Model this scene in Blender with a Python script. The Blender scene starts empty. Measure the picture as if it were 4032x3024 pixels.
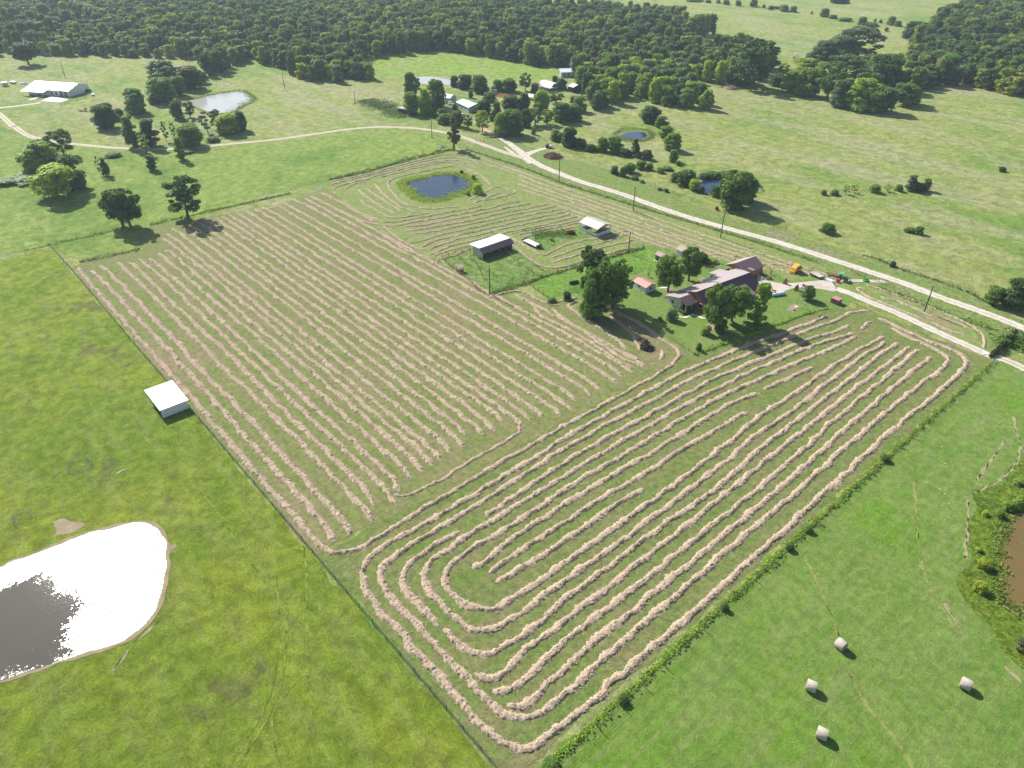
import bpy, math, random
import numpy as np
from mathutils import Vector, Matrix
R = math.radians
rnd = random.Random(7)
S = bpy.context.scene
# ---------------------------------------------------------------- camera, sky, sun
# World frame: +X runs along the west wire fence of the hay field towards the viewer, +Y across the field.
CAM = Vector((251.4, -35.2, 100.0)); PITCH = R(34.0); YAW = R(139.266); FPX = 2893.0
cd = bpy.data.cameras.new('camera'); cam = bpy.data.objects.new('camera', cd)
S.collection.objects.link(cam); S.camera = cam
cam.location = CAM; cam.rotation_euler = (R(90) - PITCH, 0, YAW - R(90))
cd.sensor_width = 36; cd.lens = FPX / 4032 * 36; cd.clip_start = 1; cd.clip_end = 9000
SUN_ELEV = R(38.5); SUN_AZ = R(179.5)          # direction towards the sun, measured from +X
w = bpy.data.worlds.new('World'); S.world = w; w.use_nodes = True
nt = w.node_tree; nt.nodes.clear()
sky = nt.nodes.new('ShaderNodeTexSky'); sky.sky_type = 'NISHITA'; sky.sun_disc = False
sky.sun_elevation = SUN_ELEV; sky.sun_rotation = R(90) - SUN_AZ
sky.air_density = 1.0; sky.dust_density = 1.2; sky.ozone_density = 1.0
bg = nt.nodes.new('ShaderNodeBackground'); bg.inputs['Strength'].default_value = 0.085
out = nt.nodes.new('ShaderNodeOutputWorld')
nt.links.new(sky.outputs[0], bg.inputs[0]); nt.links.new(bg.outputs[0], out.inputs[0])
sl = bpy.data.lights.new('sun', 'SUN'); sl.energy = 4.9; sl.angle = R(0.53); sl.color = (1.0, 0.955, 0.88)
so = bpy.data.objects.new('sun', sl); S.collection.objects.link(so)
sd = Vector((math.cos(SUN_ELEV)*math.cos(SUN_AZ), math.cos(SUN_ELEV)*math.sin(SUN_AZ), math.sin(SUN_ELEV)))
so.rotation_euler = sd.to_track_quat('Z', 'Y').to_euler(); so.location = (0, 0, 200)
S.view_settings.view_transform = 'Standard'; S.view_settings.look = 'None'
S.view_settings.exposure = 0.74; S.view_settings.gamma = 1
S.render.engine = 'CYCLES'
S.cycles.max_bounces = 5; S.cycles.diffuse_bounces = 2; S.cycles.glossy_bounces = 3
S.cycles.transparent_max_bounces = 4; S.cycles.transmission_bounces = 3; S.cycles.volume_bounces = 0
S.cycles.caustics_reflective = False; S.cycles.caustics_refractive = False

# ---------------------------------------------------------------- survey: photograph position -> place on the ground
fw = (math.cos(YAW), math.sin(YAW)); rt = (math.sin(YAW), -math.cos(YAW))
def ray(x, y):
    X = (x - 2016) / FPX; Y = -(y - 1512) / FPX
    f = math.cos(PITCH) + Y*math.sin(PITCH); z = -math.sin(PITCH) + Y*math.cos(PITCH)
    return (X*rt[0] + f*fw[0], X*rt[1] + f*fw[1], z)
def at(x, y, h=0.0):
    d = ray(x, y); k = (100.0 - h) / -d[2]
    return (CAM.x + k*d[0], CAM.y + k*d[1])
def cr(c, x, y, h=0.0): return at(c[0] + x/c[2], c[1] + y/c[2], h)
def crs(c, pts, h=0.0): return [cr(c, x, y, h) for x, y in pts]
def meas(c, x, yb, yt, wpx):
    b = cr(c, x, yb); g = math.hypot(b[0]-CAM.x, b[1]-CAM.y)
    d = ray(c[0] + x/c[2], c[1] + yt/c[2]); k = g / math.hypot(d[0], d[1])
    return b, max(0.5, 100 + k*d[2]), wpx/c[2]/FPX*math.hypot(g, 100)
K1=(0,0,2.011); K2=(1000,0,2.011); K3=(2000,0,2.011); K4=(2932,0,2.011); K5=(0,450,2.011); K6=(1400,300,2.011)
K7=(2200,450,2.011); K8=(2932,450,2.011); KM=(1600,300,3.16); KG=(2100,1000,3.687); KS=(2400,900,2.765)
KH=(2550,950,4.424); KY=(3000,950,4.424); KV=(3400,1000,3.318); KF=(1700,800,2.765); KD=(1300,550,2.765)
KE=(100,850,2.212); KC=(3000,1050,2.143); KB=(3100,2450,2.373); KP=(0,1800,1.659); KR=(3500,1600,1.508)
KQ=(1500,770,3.1725); KN=(1900,500,1.269); K0=(0,0,1/1.8228)

# ---------------------------------------------------------------- materials
MATS = {}
def newmat(n):
    m = bpy.data.materials.new(n); m.use_nodes = True; m.node_tree.nodes.clear()
    return m, m.node_tree.nodes, m.node_tree.links
def principled(N, L, rough=0.9, metal=0.0, spec=0.3):
    p = N.new('ShaderNodeBsdfPrincipled'); o = N.new('ShaderNodeOutputMaterial'); L.new(p.outputs[0], o.inputs[0])
    p.inputs['Roughness'].default_value = rough; p.inputs['Metallic'].default_value = metal
    p.inputs['Specular IOR Level'].default_value = spec
    return p
def noise(N, L, vec, scale, detail=4, rough=0.6, dist=0.0):
    n = N.new('ShaderNodeTexNoise'); n.inputs['Scale'].default_value = scale; n.inputs['Detail'].default_value = detail
    n.inputs['Roughness'].default_value = rough; n.inputs['Distortion'].default_value = dist
    L.new(vec, n.inputs['Vector']); return n.outputs['Fac']
def ramp(N, L, fac, stops):
    r = N.new('ShaderNodeValToRGB'); e = r.color_ramp.elements
    while len(e) < len(stops): e.new(0.5)
    for k, (p, c) in enumerate(stops):
        e[k].position = p; e[k].color = (c, c, c, 1) if isinstance(c, (int, float)) else (*c, 1)
    L.new(fac, r.inputs[0]); return r.outputs[0]
def mix(N, L, f, a, b, mode='MIX'):
    m = N.new('ShaderNodeMix'); m.data_type = 'RGBA'; m.blend_type = mode
    for s, v in ((0, f), (6, a), (7, b)):
        if hasattr(v, 'links') or isinstance(v, bpy.types.NodeSocket): L.new(v, m.inputs[s])
        elif isinstance(v, tuple): m.inputs[s].default_value = (*v, 1)
        else: m.inputs[s].default_value = v
    return m.outputs[2]
def bump(N, L, h, strength, dist, normal=None):
    b = N.new('ShaderNodeBump'); b.inputs['Strength'].default_value = strength; b.inputs['Distance'].default_value = dist
    L.new(h, b.inputs['Height'])
    if normal: L.new(normal, b.inputs['Normal'])
    return b.outputs[0]
def pos(N, L, scale=None, rot=0.0):
    g = N.new('ShaderNodeNewGeometry')
    if scale is None and not rot: return g.outputs['Position']
    m = N.new('ShaderNodeMapping'); m.inputs['Scale'].default_value = scale or (1, 1, 1)
    m.inputs['Rotation'].default_value = (0, 0, rot)
    L.new(g.outputs['Position'], m.inputs['Vector']); return m.outputs[0]

def grass(name, a, b, c, big=0.03, cthr=(0.5, 0.68), streak=None, streak_col=None, streak_amt=0.5, lump=0.9, lumph=0.35, fine=3.0, contrast=0.5, spots=None, bits=None):
    m, N, L = newmat(name); p = principled(N, L, 0.95, 0, 0.1)
    P = pos(N, L)
    n1 = noise(N, L, P, big, 5, 0.6, 0.6); n2 = noise(N, L, P, big*6, 5, 0.7, 0.4); n3 = noise(N, L, P, lump, 7, 0.75, 0.3); n4 = noise(N, L, P, fine, 5, 0.8)
    col = mix(N, L, ramp(N, L, n2, [(0.41, 0), (0.59, 1)]), a, b)
    col = mix(N, L, ramp(N, L, n1, [(cthr[0], 0), (cthr[1], 1)]), col, c)
    if streak:
        ns = noise(N, L, pos(N, L, *streak), 1.0, 6, 0.7, 0.3)
        f = N.new('ShaderNodeMath'); f.operation = 'MULTIPLY'; f.inputs[1].default_value = streak_amt
        L.new(ramp(N, L, ns, [(0.46, 0), (0.60, 1)]), f.inputs[0]); col = mix(N, L, f.outputs[0], col, streak_col)
    if spots:
        sp = noise(N, L, P, spots[0], 5, 0.65)
        col = mix(N, L, ramp(N, L, sp, [(spots[1], 0), (spots[1]+0.05, 0.8)]), col, spots[2])
    if bits:      # pale dead stalks and thatch between the green blades
        bt = noise(N, L, P, bits[0], 5, 0.85)
        col = mix(N, L, ramp(N, L, bt, [(bits[1], 0), (bits[1]+0.10, bits[3])]), col, bits[2])
    lo = 1 - contrast
    col = mix(N, L, 1.0, col, ramp(N, L, n3, [(0.38, lo), (0.62, 1.0 + contrast*0.7)]), 'MULTIPLY')
    col = mix(N, L, 1.0, col, ramp(N, L, n4, [(0.38, 1-contrast*0.8), (0.62, 1.0 + contrast*0.7)]), 'MULTIPLY')
    L.new(col, p.inputs['Base Color'])
    nb = bump(N, L, n3, 1.0, lumph*1.3); nb = bump(N, L, n4, 1.0, lumph*0.5, nb)
    L.new(nb, p.inputs['Normal'])
    return m
M = MATS
M['meadow'] = grass('meadow_grass', (0.225,0.285,0.07), (0.29,0.32,0.10), (0.165,0.265,0.05), 0.018, (0.48,0.62), lump=0.25, lumph=0.7, fine=1.4, contrast=0.30,
                    streak=((0.012,0.05,1), 0.5), streak_col=(0.34,0.33,0.185), streak_amt=0.65, spots=(0.16,0.63,(0.12,0.22,0.05)))
M['meadow2'] = grass('road_meadow_grass', (0.185,0.275,0.05), (0.245,0.315,0.075), (0.135,0.235,0.04), 0.03, (0.5,0.65), lump=0.35, lumph=0.6, fine=1.6, contrast=0.3, spots=(0.2,0.63,(0.10,0.2,0.035)))
M['farm_pasture'] = grass('bright_pasture_grass', (0.25,0.34,0.03), (0.32,0.39,0.045), (0.205,0.315,0.03), 0.03, (0.45,0.62), lump=0.35, lumph=1.1, fine=2.6, contrast=0.30,
                    streak=((0.05,0.35,1), R(35)), streak_col=(0.30,0.36,0.085), streak_amt=0.6, spots=(0.05,0.60,(0.20,0.21,0.07)))
M['right_pasture'] = grass('grazed_pasture_grass', (0.125,0.225,0.034), (0.165,0.25,0.052), (0.12,0.245,0.018), 0.02, (0.5,0.62), lump=0.6, lumph=0.3, fine=4.0, contrast=0.22,
                    streak=((1.2,0.05,1), 0), streak_col=(0.215,0.245,0.09), streak_amt=0.5, bits=(2.5,0.6,(0.32,0.29,0.15),0.7))
M['hay_a'] = grass('mown_stubble_long', (0.14,0.19,0.045), (0.185,0.205,0.07), (0.255,0.195,0.12), 0.022, (0.56,0.70), lump=0.8, lumph=0.15, fine=4.5, contrast=0.28,
                    streak=((0.04,0.7,1), 0), streak_col=(0.225,0.19,0.105), streak_amt=0.6, bits=(3.0,0.58,(0.33,0.255,0.165),0.6), spots=(0.12,0.66,(0.27,0.17,0.10)))
M['hay_b'] = grass('mown_stubble_cross', (0.125,0.185,0.042), (0.165,0.195,0.06), (0.225,0.175,0.10), 0.025, (0.58,0.72), lump=0.8, lumph=0.15, fine=4.5, contrast=0.30,
                    streak=((0.7,0.04,1), 0), streak_col=(0.205,0.18,0.09), streak_amt=0.6, bits=(3.2,0.59,(0.32,0.25,0.155),0.6), spots=(0.12,0.68,(0.24,0.15,0.08)))
M['hay_c'] = grass('mown_stubble_back', (0.17,0.235,0.06), (0.22,0.255,0.085), (0.27,0.22,0.13), 0.03, (0.57,0.74), lump=0.8, lumph=0.15, fine=3.5, contrast=0.32, bits=(2.0,0.58,(0.36,0.29,0.2),0.6))
M['lawn'] = grass('lawn_grass', (0.12,0.205,0.04), (0.155,0.22,0.055), (0.195,0.215,0.075), 0.05, (0.56,0.72), lump=1.0, lumph=0.06, fine=4, contrast=0.22, bits=(0.8,0.64,(0.3,0.27,0.14),0.6))
M['paddock'] = grass('paddock_grass', (0.125,0.24,0.03), (0.165,0.27,0.045), (0.095,0.2,0.025), 0.06, lump=0.7, lumph=0.25, fine=2.5, contrast=0.35)
M['rough_grass'] = grass('rough_paddock_grass', (0.155,0.26,0.05), (0.22,0.30,0.095), (0.095,0.21,0.025), 0.08, lump=0.5, lumph=0.6, fine=2.2, contrast=0.45)
M['verge'] = grass('verge_grass', (0.155,0.235,0.05), (0.20,0.245,0.08), (0.27,0.225,0.145), 0.05, (0.55,0.72), lump=0.8, lumph=0.25, fine=2.8, contrast=0.38)
M['bank'] = grass('pond_bank_growth', (0.13,0.235,0.025), (0.22,0.29,0.035), (0.09,0.17,0.025), 0.15, lump=0.8, lumph=0.7, fine=2.5, contrast=0.5)
M['field_far'] = grass('far_field_grass', (0.18,0.285,0.04), (0.22,0.31,0.06), (0.24,0.29,0.085), 0.03, lump=0.25, lumph=0.4, fine=1.2, contrast=0.35)

def plain(name, col, rough=0.6, metal=0.0, var=0.12, sc=2.0, spec=0.4, dirt=None, bumpd=0.0, stretch=None):
    m, N, L = newmat(name); p = principled(N, L, rough, metal, spec)
    tc = N.new('ShaderNodeTexCoord'); v = tc.outputs['Object']
    if stretch:
        mp = N.new('ShaderNodeMapping'); mp.inputs['Scale'].default_value = stretch; L.new(v, mp.inputs[0]); v = mp.outputs[0]
    n = noise(N, L, v, sc, 5, 0.65)
    c = mix(N, L, 1.0, col, ramp(N, L, n, [(0.3, 1-var), (0.7, 1+var)]), 'MULTIPLY')
    if dirt:
        c = mix(N, L, ramp(N, L, noise(N, L, v, sc*0.4, 5, 0.7), [(0.5, 0), (0.7, 0.7)]), c, dirt)
    L.new(c, p.inputs['Base Color'])
    if bumpd: L.new(bump(N, L, n, 0.7, bumpd), p.inputs['Normal'])
    return m
def ribbed(name, col, axis='X', period=0.3, rough=0.45, metal=0.3, depth=0.03, dirt=None, var=0.1):
    m, N, L = newmat(name); p = principled(N, L, rough, metal, 0.5)
    tc = N.new('ShaderNodeTexCoord'); wv = N.new('ShaderNodeTexWave'); wv.bands_direction = axis
    wv.inputs['Scale'].default_value = 1/period/ (2*math.pi) * 2; L.new(tc.outputs['Object'], wv.inputs['Vector'])
    n = noise(N, L, tc.outputs['Object'], 0.8, 5, 0.7)
    c = mix(N, L, 1.0, col, ramp(N, L, n, [(0.3, 1-var), (0.7, 1+var)]), 'MULTIPLY')
    c = mix(N, L, 1.0, c, ramp(N, L, wv.outputs['Fac'], [(0.0, 0.8), (0.25, 1.0)]), 'MULTIPLY')
    if dirt: c = mix(N, L, ramp(N, L, noise(N, L, tc.outputs['Object'], 0.5, 5, 0.7), [(0.5, 0), (0.75, 0.6)]), c, dirt)
    L.new(c, p.inputs['Base Color']); L.new(bump(N, L, wv.outputs['Fac'], 0.6, depth), p.inputs['Normal'])
    return m
M['tin_white'] = ribbed('white_sheet_roof', (0.82,0.84,0.86), 'Y', 0.6, 0.35, 0.1)
M['tin_pink_lit'] = ribbed('sunlit_pink_sheet_roof', (0.42,0.35,0.35), 'Y', 0.6, 0.45, 0.1, dirt=(0.42,0.30,0.28))  # house roof metal with the sunlit tone put into the colour
M['tin_dim_mauve'] = ribbed('dim_mauve_sheet_roof', (0.20,0.125,0.13), 'Y', 0.6, 0.5, 0.1)  # house and garage front slopes: partial light put into the colour
M['tin_shaded'] = ribbed('shaded_sheet_roof', (0.055,0.032,0.05), 'Y', 0.6, 0.45, 0.1)  # same house roof metal, shade of the steep front slope put into the colour
M['tin_grey'] = ribbed('galvanised_sheet', (0.50,0.46,0.43), 'X', 0.5, 0.45, 0.25, dirt=(0.45,0.38,0.33))
M['tin_bluegrey'] = ribbed('blue_grey_sheet_wall', (0.50,0.58,0.60), 'X', 0.5, 0.5, 0.15)
M['tin_red'] = ribbed('weathered_red_sheet_roof', (0.50,0.20,0.16), 'Y', 0.5, 0.5, 0.05, dirt=(0.5,0.35,0.3))
M['tin_brown'] = ribbed('brown_sheet_roof', (0.28,0.19,0.17), 'Y', 0.5, 0.5, 0.1)
M['siding'] = ribbed('white_board_siding', (0.66,0.70,0.70), 'X', 0.6, 0.7, 0.0, 0.02, dirt=(0.45,0.5,0.48))
M['white'] = plain('white_paint', (0.78,0.80,0.81), 0.5)
M['slab'] = plain('white_concrete_slab', (0.66,0.60,0.53), 0.8)
M['concrete'] = plain('worn_drive_concrete', (0.47,0.41,0.36), 0.9, var=0.12, sc=0.5, dirt=(0.33,0.27,0.22))
M['stone'] = plain('pale_field_stone', (0.50,0.50,0.48), 0.9, var=0.35, sc=2.2, bumpd=0.05)
M['brick'] = plain('red_brown_brick', (0.33,0.145,0.09), 0.9, var=0.22, sc=6)
M['wood_tan'] = plain('tan_wood_panel', (0.36,0.20,0.11), 0.8, stretch=(1,1,0.1), sc=5)
M['wood_grey'] = plain('grey_weathered_wood', (0.20,0.16,0.12), 0.9, sc=6)
M['post'] = plain('dark_post_wood', (0.10,0.075,0.055), 0.9)
M['polewood'] = plain('pole_wood', (0.085,0.065,0.05), 0.85)
M['rust'] = plain('rusty_pipe', (0.16,0.07,0.045), 0.8)
M['dark'] = plain('dark_opening', (0.02,0.02,0.022), 0.8)
M['glass'] = plain('window_glass', (0.03,0.04,0.05), 0.08, spec=0.6, var=0.02)
M['black'] = plain('black_rubber', (0.025,0.025,0.027), 0.8)
M['steel'] = plain('grey_steel', (0.35,0.36,0.38), 0.4, 0.7)
M['wirem'] = plain('weathered_wire', (0.12,0.11,0.10), 0.8)
M['yellow'] = plain('yellow_machine_paint', (0.72,0.36,0.03), 0.4, dirt=(0.3,0.18,0.06))
M['green'] = plain('green_machine_paint', (0.02,0.20,0.06), 0.35)
M['green2'] = plain('light_green_canopy', (0.10,0.42,0.22), 0.5)
M['wheelyellow'] = plain('yellow_wheel_paint', (0.6,0.42,0.08), 0.5)
M['red'] = plain('red_machine_paint', (0.45,0.03,0.03), 0.4)
M['redrust'] = plain('faded_red_paint', (0.33,0.075,0.05), 0.7, dirt=(0.2,0.08,0.05))
M['blue'] = plain('blue_plastic', (0.03,0.07,0.28), 0.4)
M['paleblue'] = plain('pale_blue_wrap', (0.42,0.62,0.75), 0.35, var=0.5, sc=5)
M['maroonbox'] = plain('maroon_box_paint', (0.23,0.08,0.07), 0.7)
M['maroontop'] = plain('pale_maroon_lid', (0.40,0.19,0.17), 0.6)
M['carwhite'] = plain('white_car_paint', (0.8,0.82,0.84), 0.2, var=0.02, spec=0.6)
M['skin'] = plain('skin', (0.55,0.34,0.25), 0.6, var=0.03)
M['shirt'] = plain('pale_grey_shirt', (0.62,0.66,0.62), 0.9, var=0.05)
M['trousers'] = plain('grey_trousers', (0.42,0.42,0.38), 0.9, var=0.05)
M['bark'] = plain('bark', (0.13,0.10,0.075), 0.95, sc=3)
M['bark_pale'] = plain('pale_bark', (0.36,0.33,0.29), 0.9, sc=3)
M['char'] = plain('charred_wood', (0.018,0.017,0.018), 0.9, var=0.5)
M['brush'] = plain('dead_red_brown_brush', (0.16,0.07,0.045), 0.95, var=0.45, sc=1.5)
M['soil'] = plain('bare_soil', (0.25,0.20,0.12), 0.95, var=0.2, sc=0.4)
M['wheel_mark'] = grass('flattened_grass', (0.19,0.27,0.035), (0.23,0.30,0.045), (0.17,0.25,0.03), 0.1, lump=0.6, lumph=0.5, fine=3, contrast=0.4)
M['dry_mark'] = grass('dry_wheel_marks', (0.20,0.235,0.06), (0.24,0.25,0.085), (0.15,0.23,0.04), 0.15, lump=0.6, lumph=0.2, fine=3, contrast=0.3)
M['trail'] = plain('worn_grass_trail', (0.25,0.235,0.12), 0.95, var=0.3, sc=0.8)
M['rock'] = plain('grey_rock', (0.38,0.36,0.33), 0.9, var=0.2)

def straw(name, c1, c2, c3, dk):
    m, N, L = newmat(name); p = principled(N, L, 0.9, 0, 0.1); P = pos(N, L)
    n = noise(N, L, P, 0.7, 5, 0.7); n2 = noise(N, L, P, 5.0, 5, 0.8, 1.0); n5 = noise(N, L, P, 2.6, 5, 0.75, 0.8)
    c = mix(N, L, ramp(N, L, n, [(0.38, 0), (0.62, 1)]), c1, c2)
    c = mix(N, L, ramp(N, L, n2, [(0.48, 0.0), (0.62, 0.9)]), c, c3)
    c = mix(N, L, ramp(N, L, n5, [(0.36, 0.8), (0.45, 0.0)]), c, dk)  # shade in the gaps between stalks, put into the colour
    L.new(c, p.inputs['Base Color']); nb = bump(N, L, n5, 0.8, 0.10); L.new(bump(N, L, n2, 0.8, 0.07, nb), p.inputs['Normal'])
    return m
M['straw'] = straw('cut_hay', (0.43,0.335,0.24), (0.37,0.285,0.20), (0.56,0.455,0.34), (0.24,0.18,0.12))
M['bale'] = plain('baled_hay_net', (0.47,0.41,0.34), 0.85, var=0.22, sc=3, bumpd=0.03, dirt=(0.36,0.38,0.34))
M['bale_end'] = plain('baled_hay_end', (0.36,0.25,0.15), 0.9, var=0.3, sc=5)

def leaf(name, use_random=False, stops=None):
    m, N, L = newmat(name)
    oi = N.new('ShaderNodeObjectInfo'); P = pos(N, L)
    base = ramp(N, L, oi.outputs['Random'], stops) if use_random else oi.outputs['Color']
    n = noise(N, L, P, 0.45, 4, 0.7)
    c = mix(N, L, 1.0, base, ramp(N, L, n, [(0.3, 0.65), (0.7, 1.3)]), 'MULTIPLY')
    d = N.new('ShaderNodeBsdfPrincipled'); d.inputs['Roughness'].default_value = 0.6; d.inputs['Specular IOR Level'].default_value = 0.2
    t = N.new('ShaderNodeBsdfTranslucent'); ms = N.new('ShaderNodeMixShader'); ms.inputs[0].default_value = 0.36
    o = N.new('ShaderNodeOutputMaterial'); L.new(c, d.inputs['Base Color'])
    L.new(mix(N, L, 1.0, c, (1.5, 1.6, 0.6), 'MULTIPLY'), t.inputs[0])
    L.new(d.outputs[0], ms.inputs[1]); L.new(t.outputs[0], ms.inputs[2]); L.new(ms.outputs[0], o.inputs[0])
    return m
M['leaf'] = leaf('foliage')
M['leafwood'] = leaf('wood_foliage', True, [(0.0,(0.08,0.13,0.05)), (0.3,(0.12,0.20,0.05)), (0.55,(0.10,0.155,0.075)), (0.75,(0.17,0.25,0.05)), (0.92,(0.28,0.34,0.06)), (1.0,(0.36,0.37,0.07))])
M['weed'] = leaf('weed_foliage')

def water(name, base, rough=0.06, ripple=0.5, rscale=1.5, patch=None, dist=0.05):
    m, N, L = newmat(name); p = principled(N, L, rough, 0, 0.5); p.inputs['IOR'].default_value = 1.333
    P = pos(N, L)
    L.new(mix(N, L, noise(N, L, P, 0.05, 3), base, tuple(v*0.7 for v in base)), p.inputs['Base Color'])
    n = noise(N, L, P, rscale, 4, 0.65)
    b = N.new('ShaderNodeBump'); b.inputs['Distance'].default_value = dist; L.new(n, b.inputs['Height'])
    if patch:      # wind-roughened and sheltered areas of the surface
        g = noise(N, L, pos(N, L, patch[3], patch[4]), patch[0], 5, 0.65, 0.4)
        ds = N.new('ShaderNodeVectorMath'); ds.operation = 'DISTANCE'; ds.inputs[1].default_value = (*patch[5], 0.07); L.new(P, ds.inputs[0])
        mr = N.new('ShaderNodeMapRange'); mr.inputs[1].default_value = patch[6]*0.5; mr.inputs[2].default_value = patch[6]*1.5; mr.inputs[3].default_value = -0.25; mr.inputs[4].default_value = 0.12; L.new(ds.outputs['Value'], mr.inputs[0])
        ad = N.new('ShaderNodeMath'); ad.operation = 'ADD'; L.new(g, ad.inputs[0]); L.new(mr.outputs[0], ad.inputs[1])
        fl = noise(N, L, P, 1.3, 3, 0.8); a2 = N.new('ShaderNodeMath'); a2.operation = 'MULTIPLY_ADD'; a2.inputs[1].default_value = 0.42; L.new(fl, a2.inputs[0]); L.new(ad.outputs[0], a2.inputs[2]); g = a2.outputs[0]
        L.new(ramp(N, L, g, [(patch[1], 0.12), (patch[2], ripple)]), b.inputs['Strength'])
        L.new(ramp(N, L, g, [(patch[1], 0.04), (patch[2], rough)]), p.inputs['Roughness'])
    else: b.inputs['Strength'].default_value = ripple
    L.new(b.outputs[0], p.inputs['Normal'])
    return m
M['water_glint'] = water('wind_rippled_water', (0.085,0.08,0.068), 0.27, 0.9, 1.6, (0.06, 0.70, 0.75, (1,0.6,1), 0.6, cr(KP,60,1180), 9.0), 0.08)
M['water_blue'] = water('deep_pond_water', (0.015,0.04,0.075), 0.05, 0.35, 2.5)
M['water_brown'] = water('muddy_pond_water', (0.17,0.12,0.04), 0.08, 0.2, 1.2)
M['water_orange'] = water('red_mud_water', (0.30,0.13,0.04), 0.08, 0.2, 1.2)
M['water_pale'] = water('sky_pale_water', (0.42,0.42,0.38), 0.06, 0.25, 2.0)  # bright sky reflection put into the base colour

def gravel(name, col, grass_mid, gcol, thr):
    m, N, L = newmat(name); p = principled(N, L, 0.95, 0, 0.1); P = pos(N, L)
    n = noise(N, L, P, 0.5, 5, 0.7); n2 = noise(N, L, P, 4, 3, 0.7)
    c = mix(N, L, 1.0, col, ramp(N, L, n, [(0.3, 0.82), (0.7, 1.1)]), 'MULTIPLY')
    c = mix(N, L, 1.0, c, ramp(N, L, n2, [(0.3, 0.85), (0.7, 1.1)]), 'MULTIPLY')
    uv = N.new('ShaderNodeUVMap'); sx = N.new('ShaderNodeSeparateXYZ'); L.new(uv.outputs[0], sx.inputs[0])
    a = N.new('ShaderNodeMath'); a.operation = 'SUBTRACT'; a.inputs[1].default_value = 0.5; L.new(sx.outputs[0], a.inputs[0])
    b = N.new('ShaderNodeMath'); b.operation = 'ABSOLUTE'; L.new(a.outputs[0], b.inputs[0])
    cen = ramp(N, L, b.outputs[0], [(0.04, 1.0), (0.12, 0.0)])
    nn = ramp(N, L, noise(N, L, P, 0.35, 4, 0.7), [(thr, 0.0), (thr+0.12, grass_mid)])
    f = mix(N, L, 1.0, cen, nn, 'MULTIPLY')
    c = mix(N, L, f, c, gcol)
    # ragged grassy shoulders
    e = ramp(N, L, b.outputs[0], [(0.33, 0.0), (0.49, 1.0)])
    ee = mix(N, L, 1.0, e, ramp(N, L, noise(N, L, P, 0.9, 4, 0.8), [(0.4, 0.0), (0.6, 1.0)]), 'MULTIPLY')
    c = mix(N, L, ee, c, (0.17,0.19,0.07))
    L.new(c, p.inputs['Base Color']); L.new(bump(N, L, n2, 0.5, 0.05), p.inputs['Normal'])
    return m
M['gravel'] = gravel('white_gravel', (0.56,0.51,0.44), 0.85, (0.30,0.27,0.18), 0.42)
M['track'] = gravel('two_wheel_track', (0.55,0.49,0.40), 1.0, (0.24,0.25,0.11), 0.25)
M['dirt_track'] = gravel('dirt_track', (0.47,0.34,0.24), 0.6, (0.2,0.2,0.1), 0.45)

# ---------------------------------------------------------------- mesh helpers
def link(o): S.collection.objects.link(o); return o
def mesh_np(name, V, F, nside, mats, mi=None, smooth=False, uv=None):
    me = bpy.data.meshes.new(name); V = np.asarray(V, dtype=np.float32).reshape(-1, 3); F = np.asarray(F, dtype=np.int32).ravel()
    nf = len(F)//nside
    me.vertices.add(len(V)); me.vertices.foreach_set('co', V.ravel())
    me.loops.add(len(F)); me.loops.foreach_set('vertex_index', F)
    me.polygons.add(nf); me.polygons.foreach_set('loop_start', np.arange(nf, dtype=np.int32)*nside)
    me.polygons.foreach_set('loop_total', np.full(nf, nside, dtype=np.int32))
    for m in mats: me.materials.append(m)
    if mi is not None: me.polygons.foreach_set('material_index', np.asarray(mi, dtype=np.int32))
    if smooth: me.polygons.foreach_set('use_smooth', np.ones(nf, dtype=bool))
    if uv is not None:
        u = me.uv_layers.new(name='UVMap'); u.data.foreach_set('uv', np.asarray(uv, dtype=np.float32)[F].ravel())
    me.update(calc_edges=True); me.validate(); return me
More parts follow.
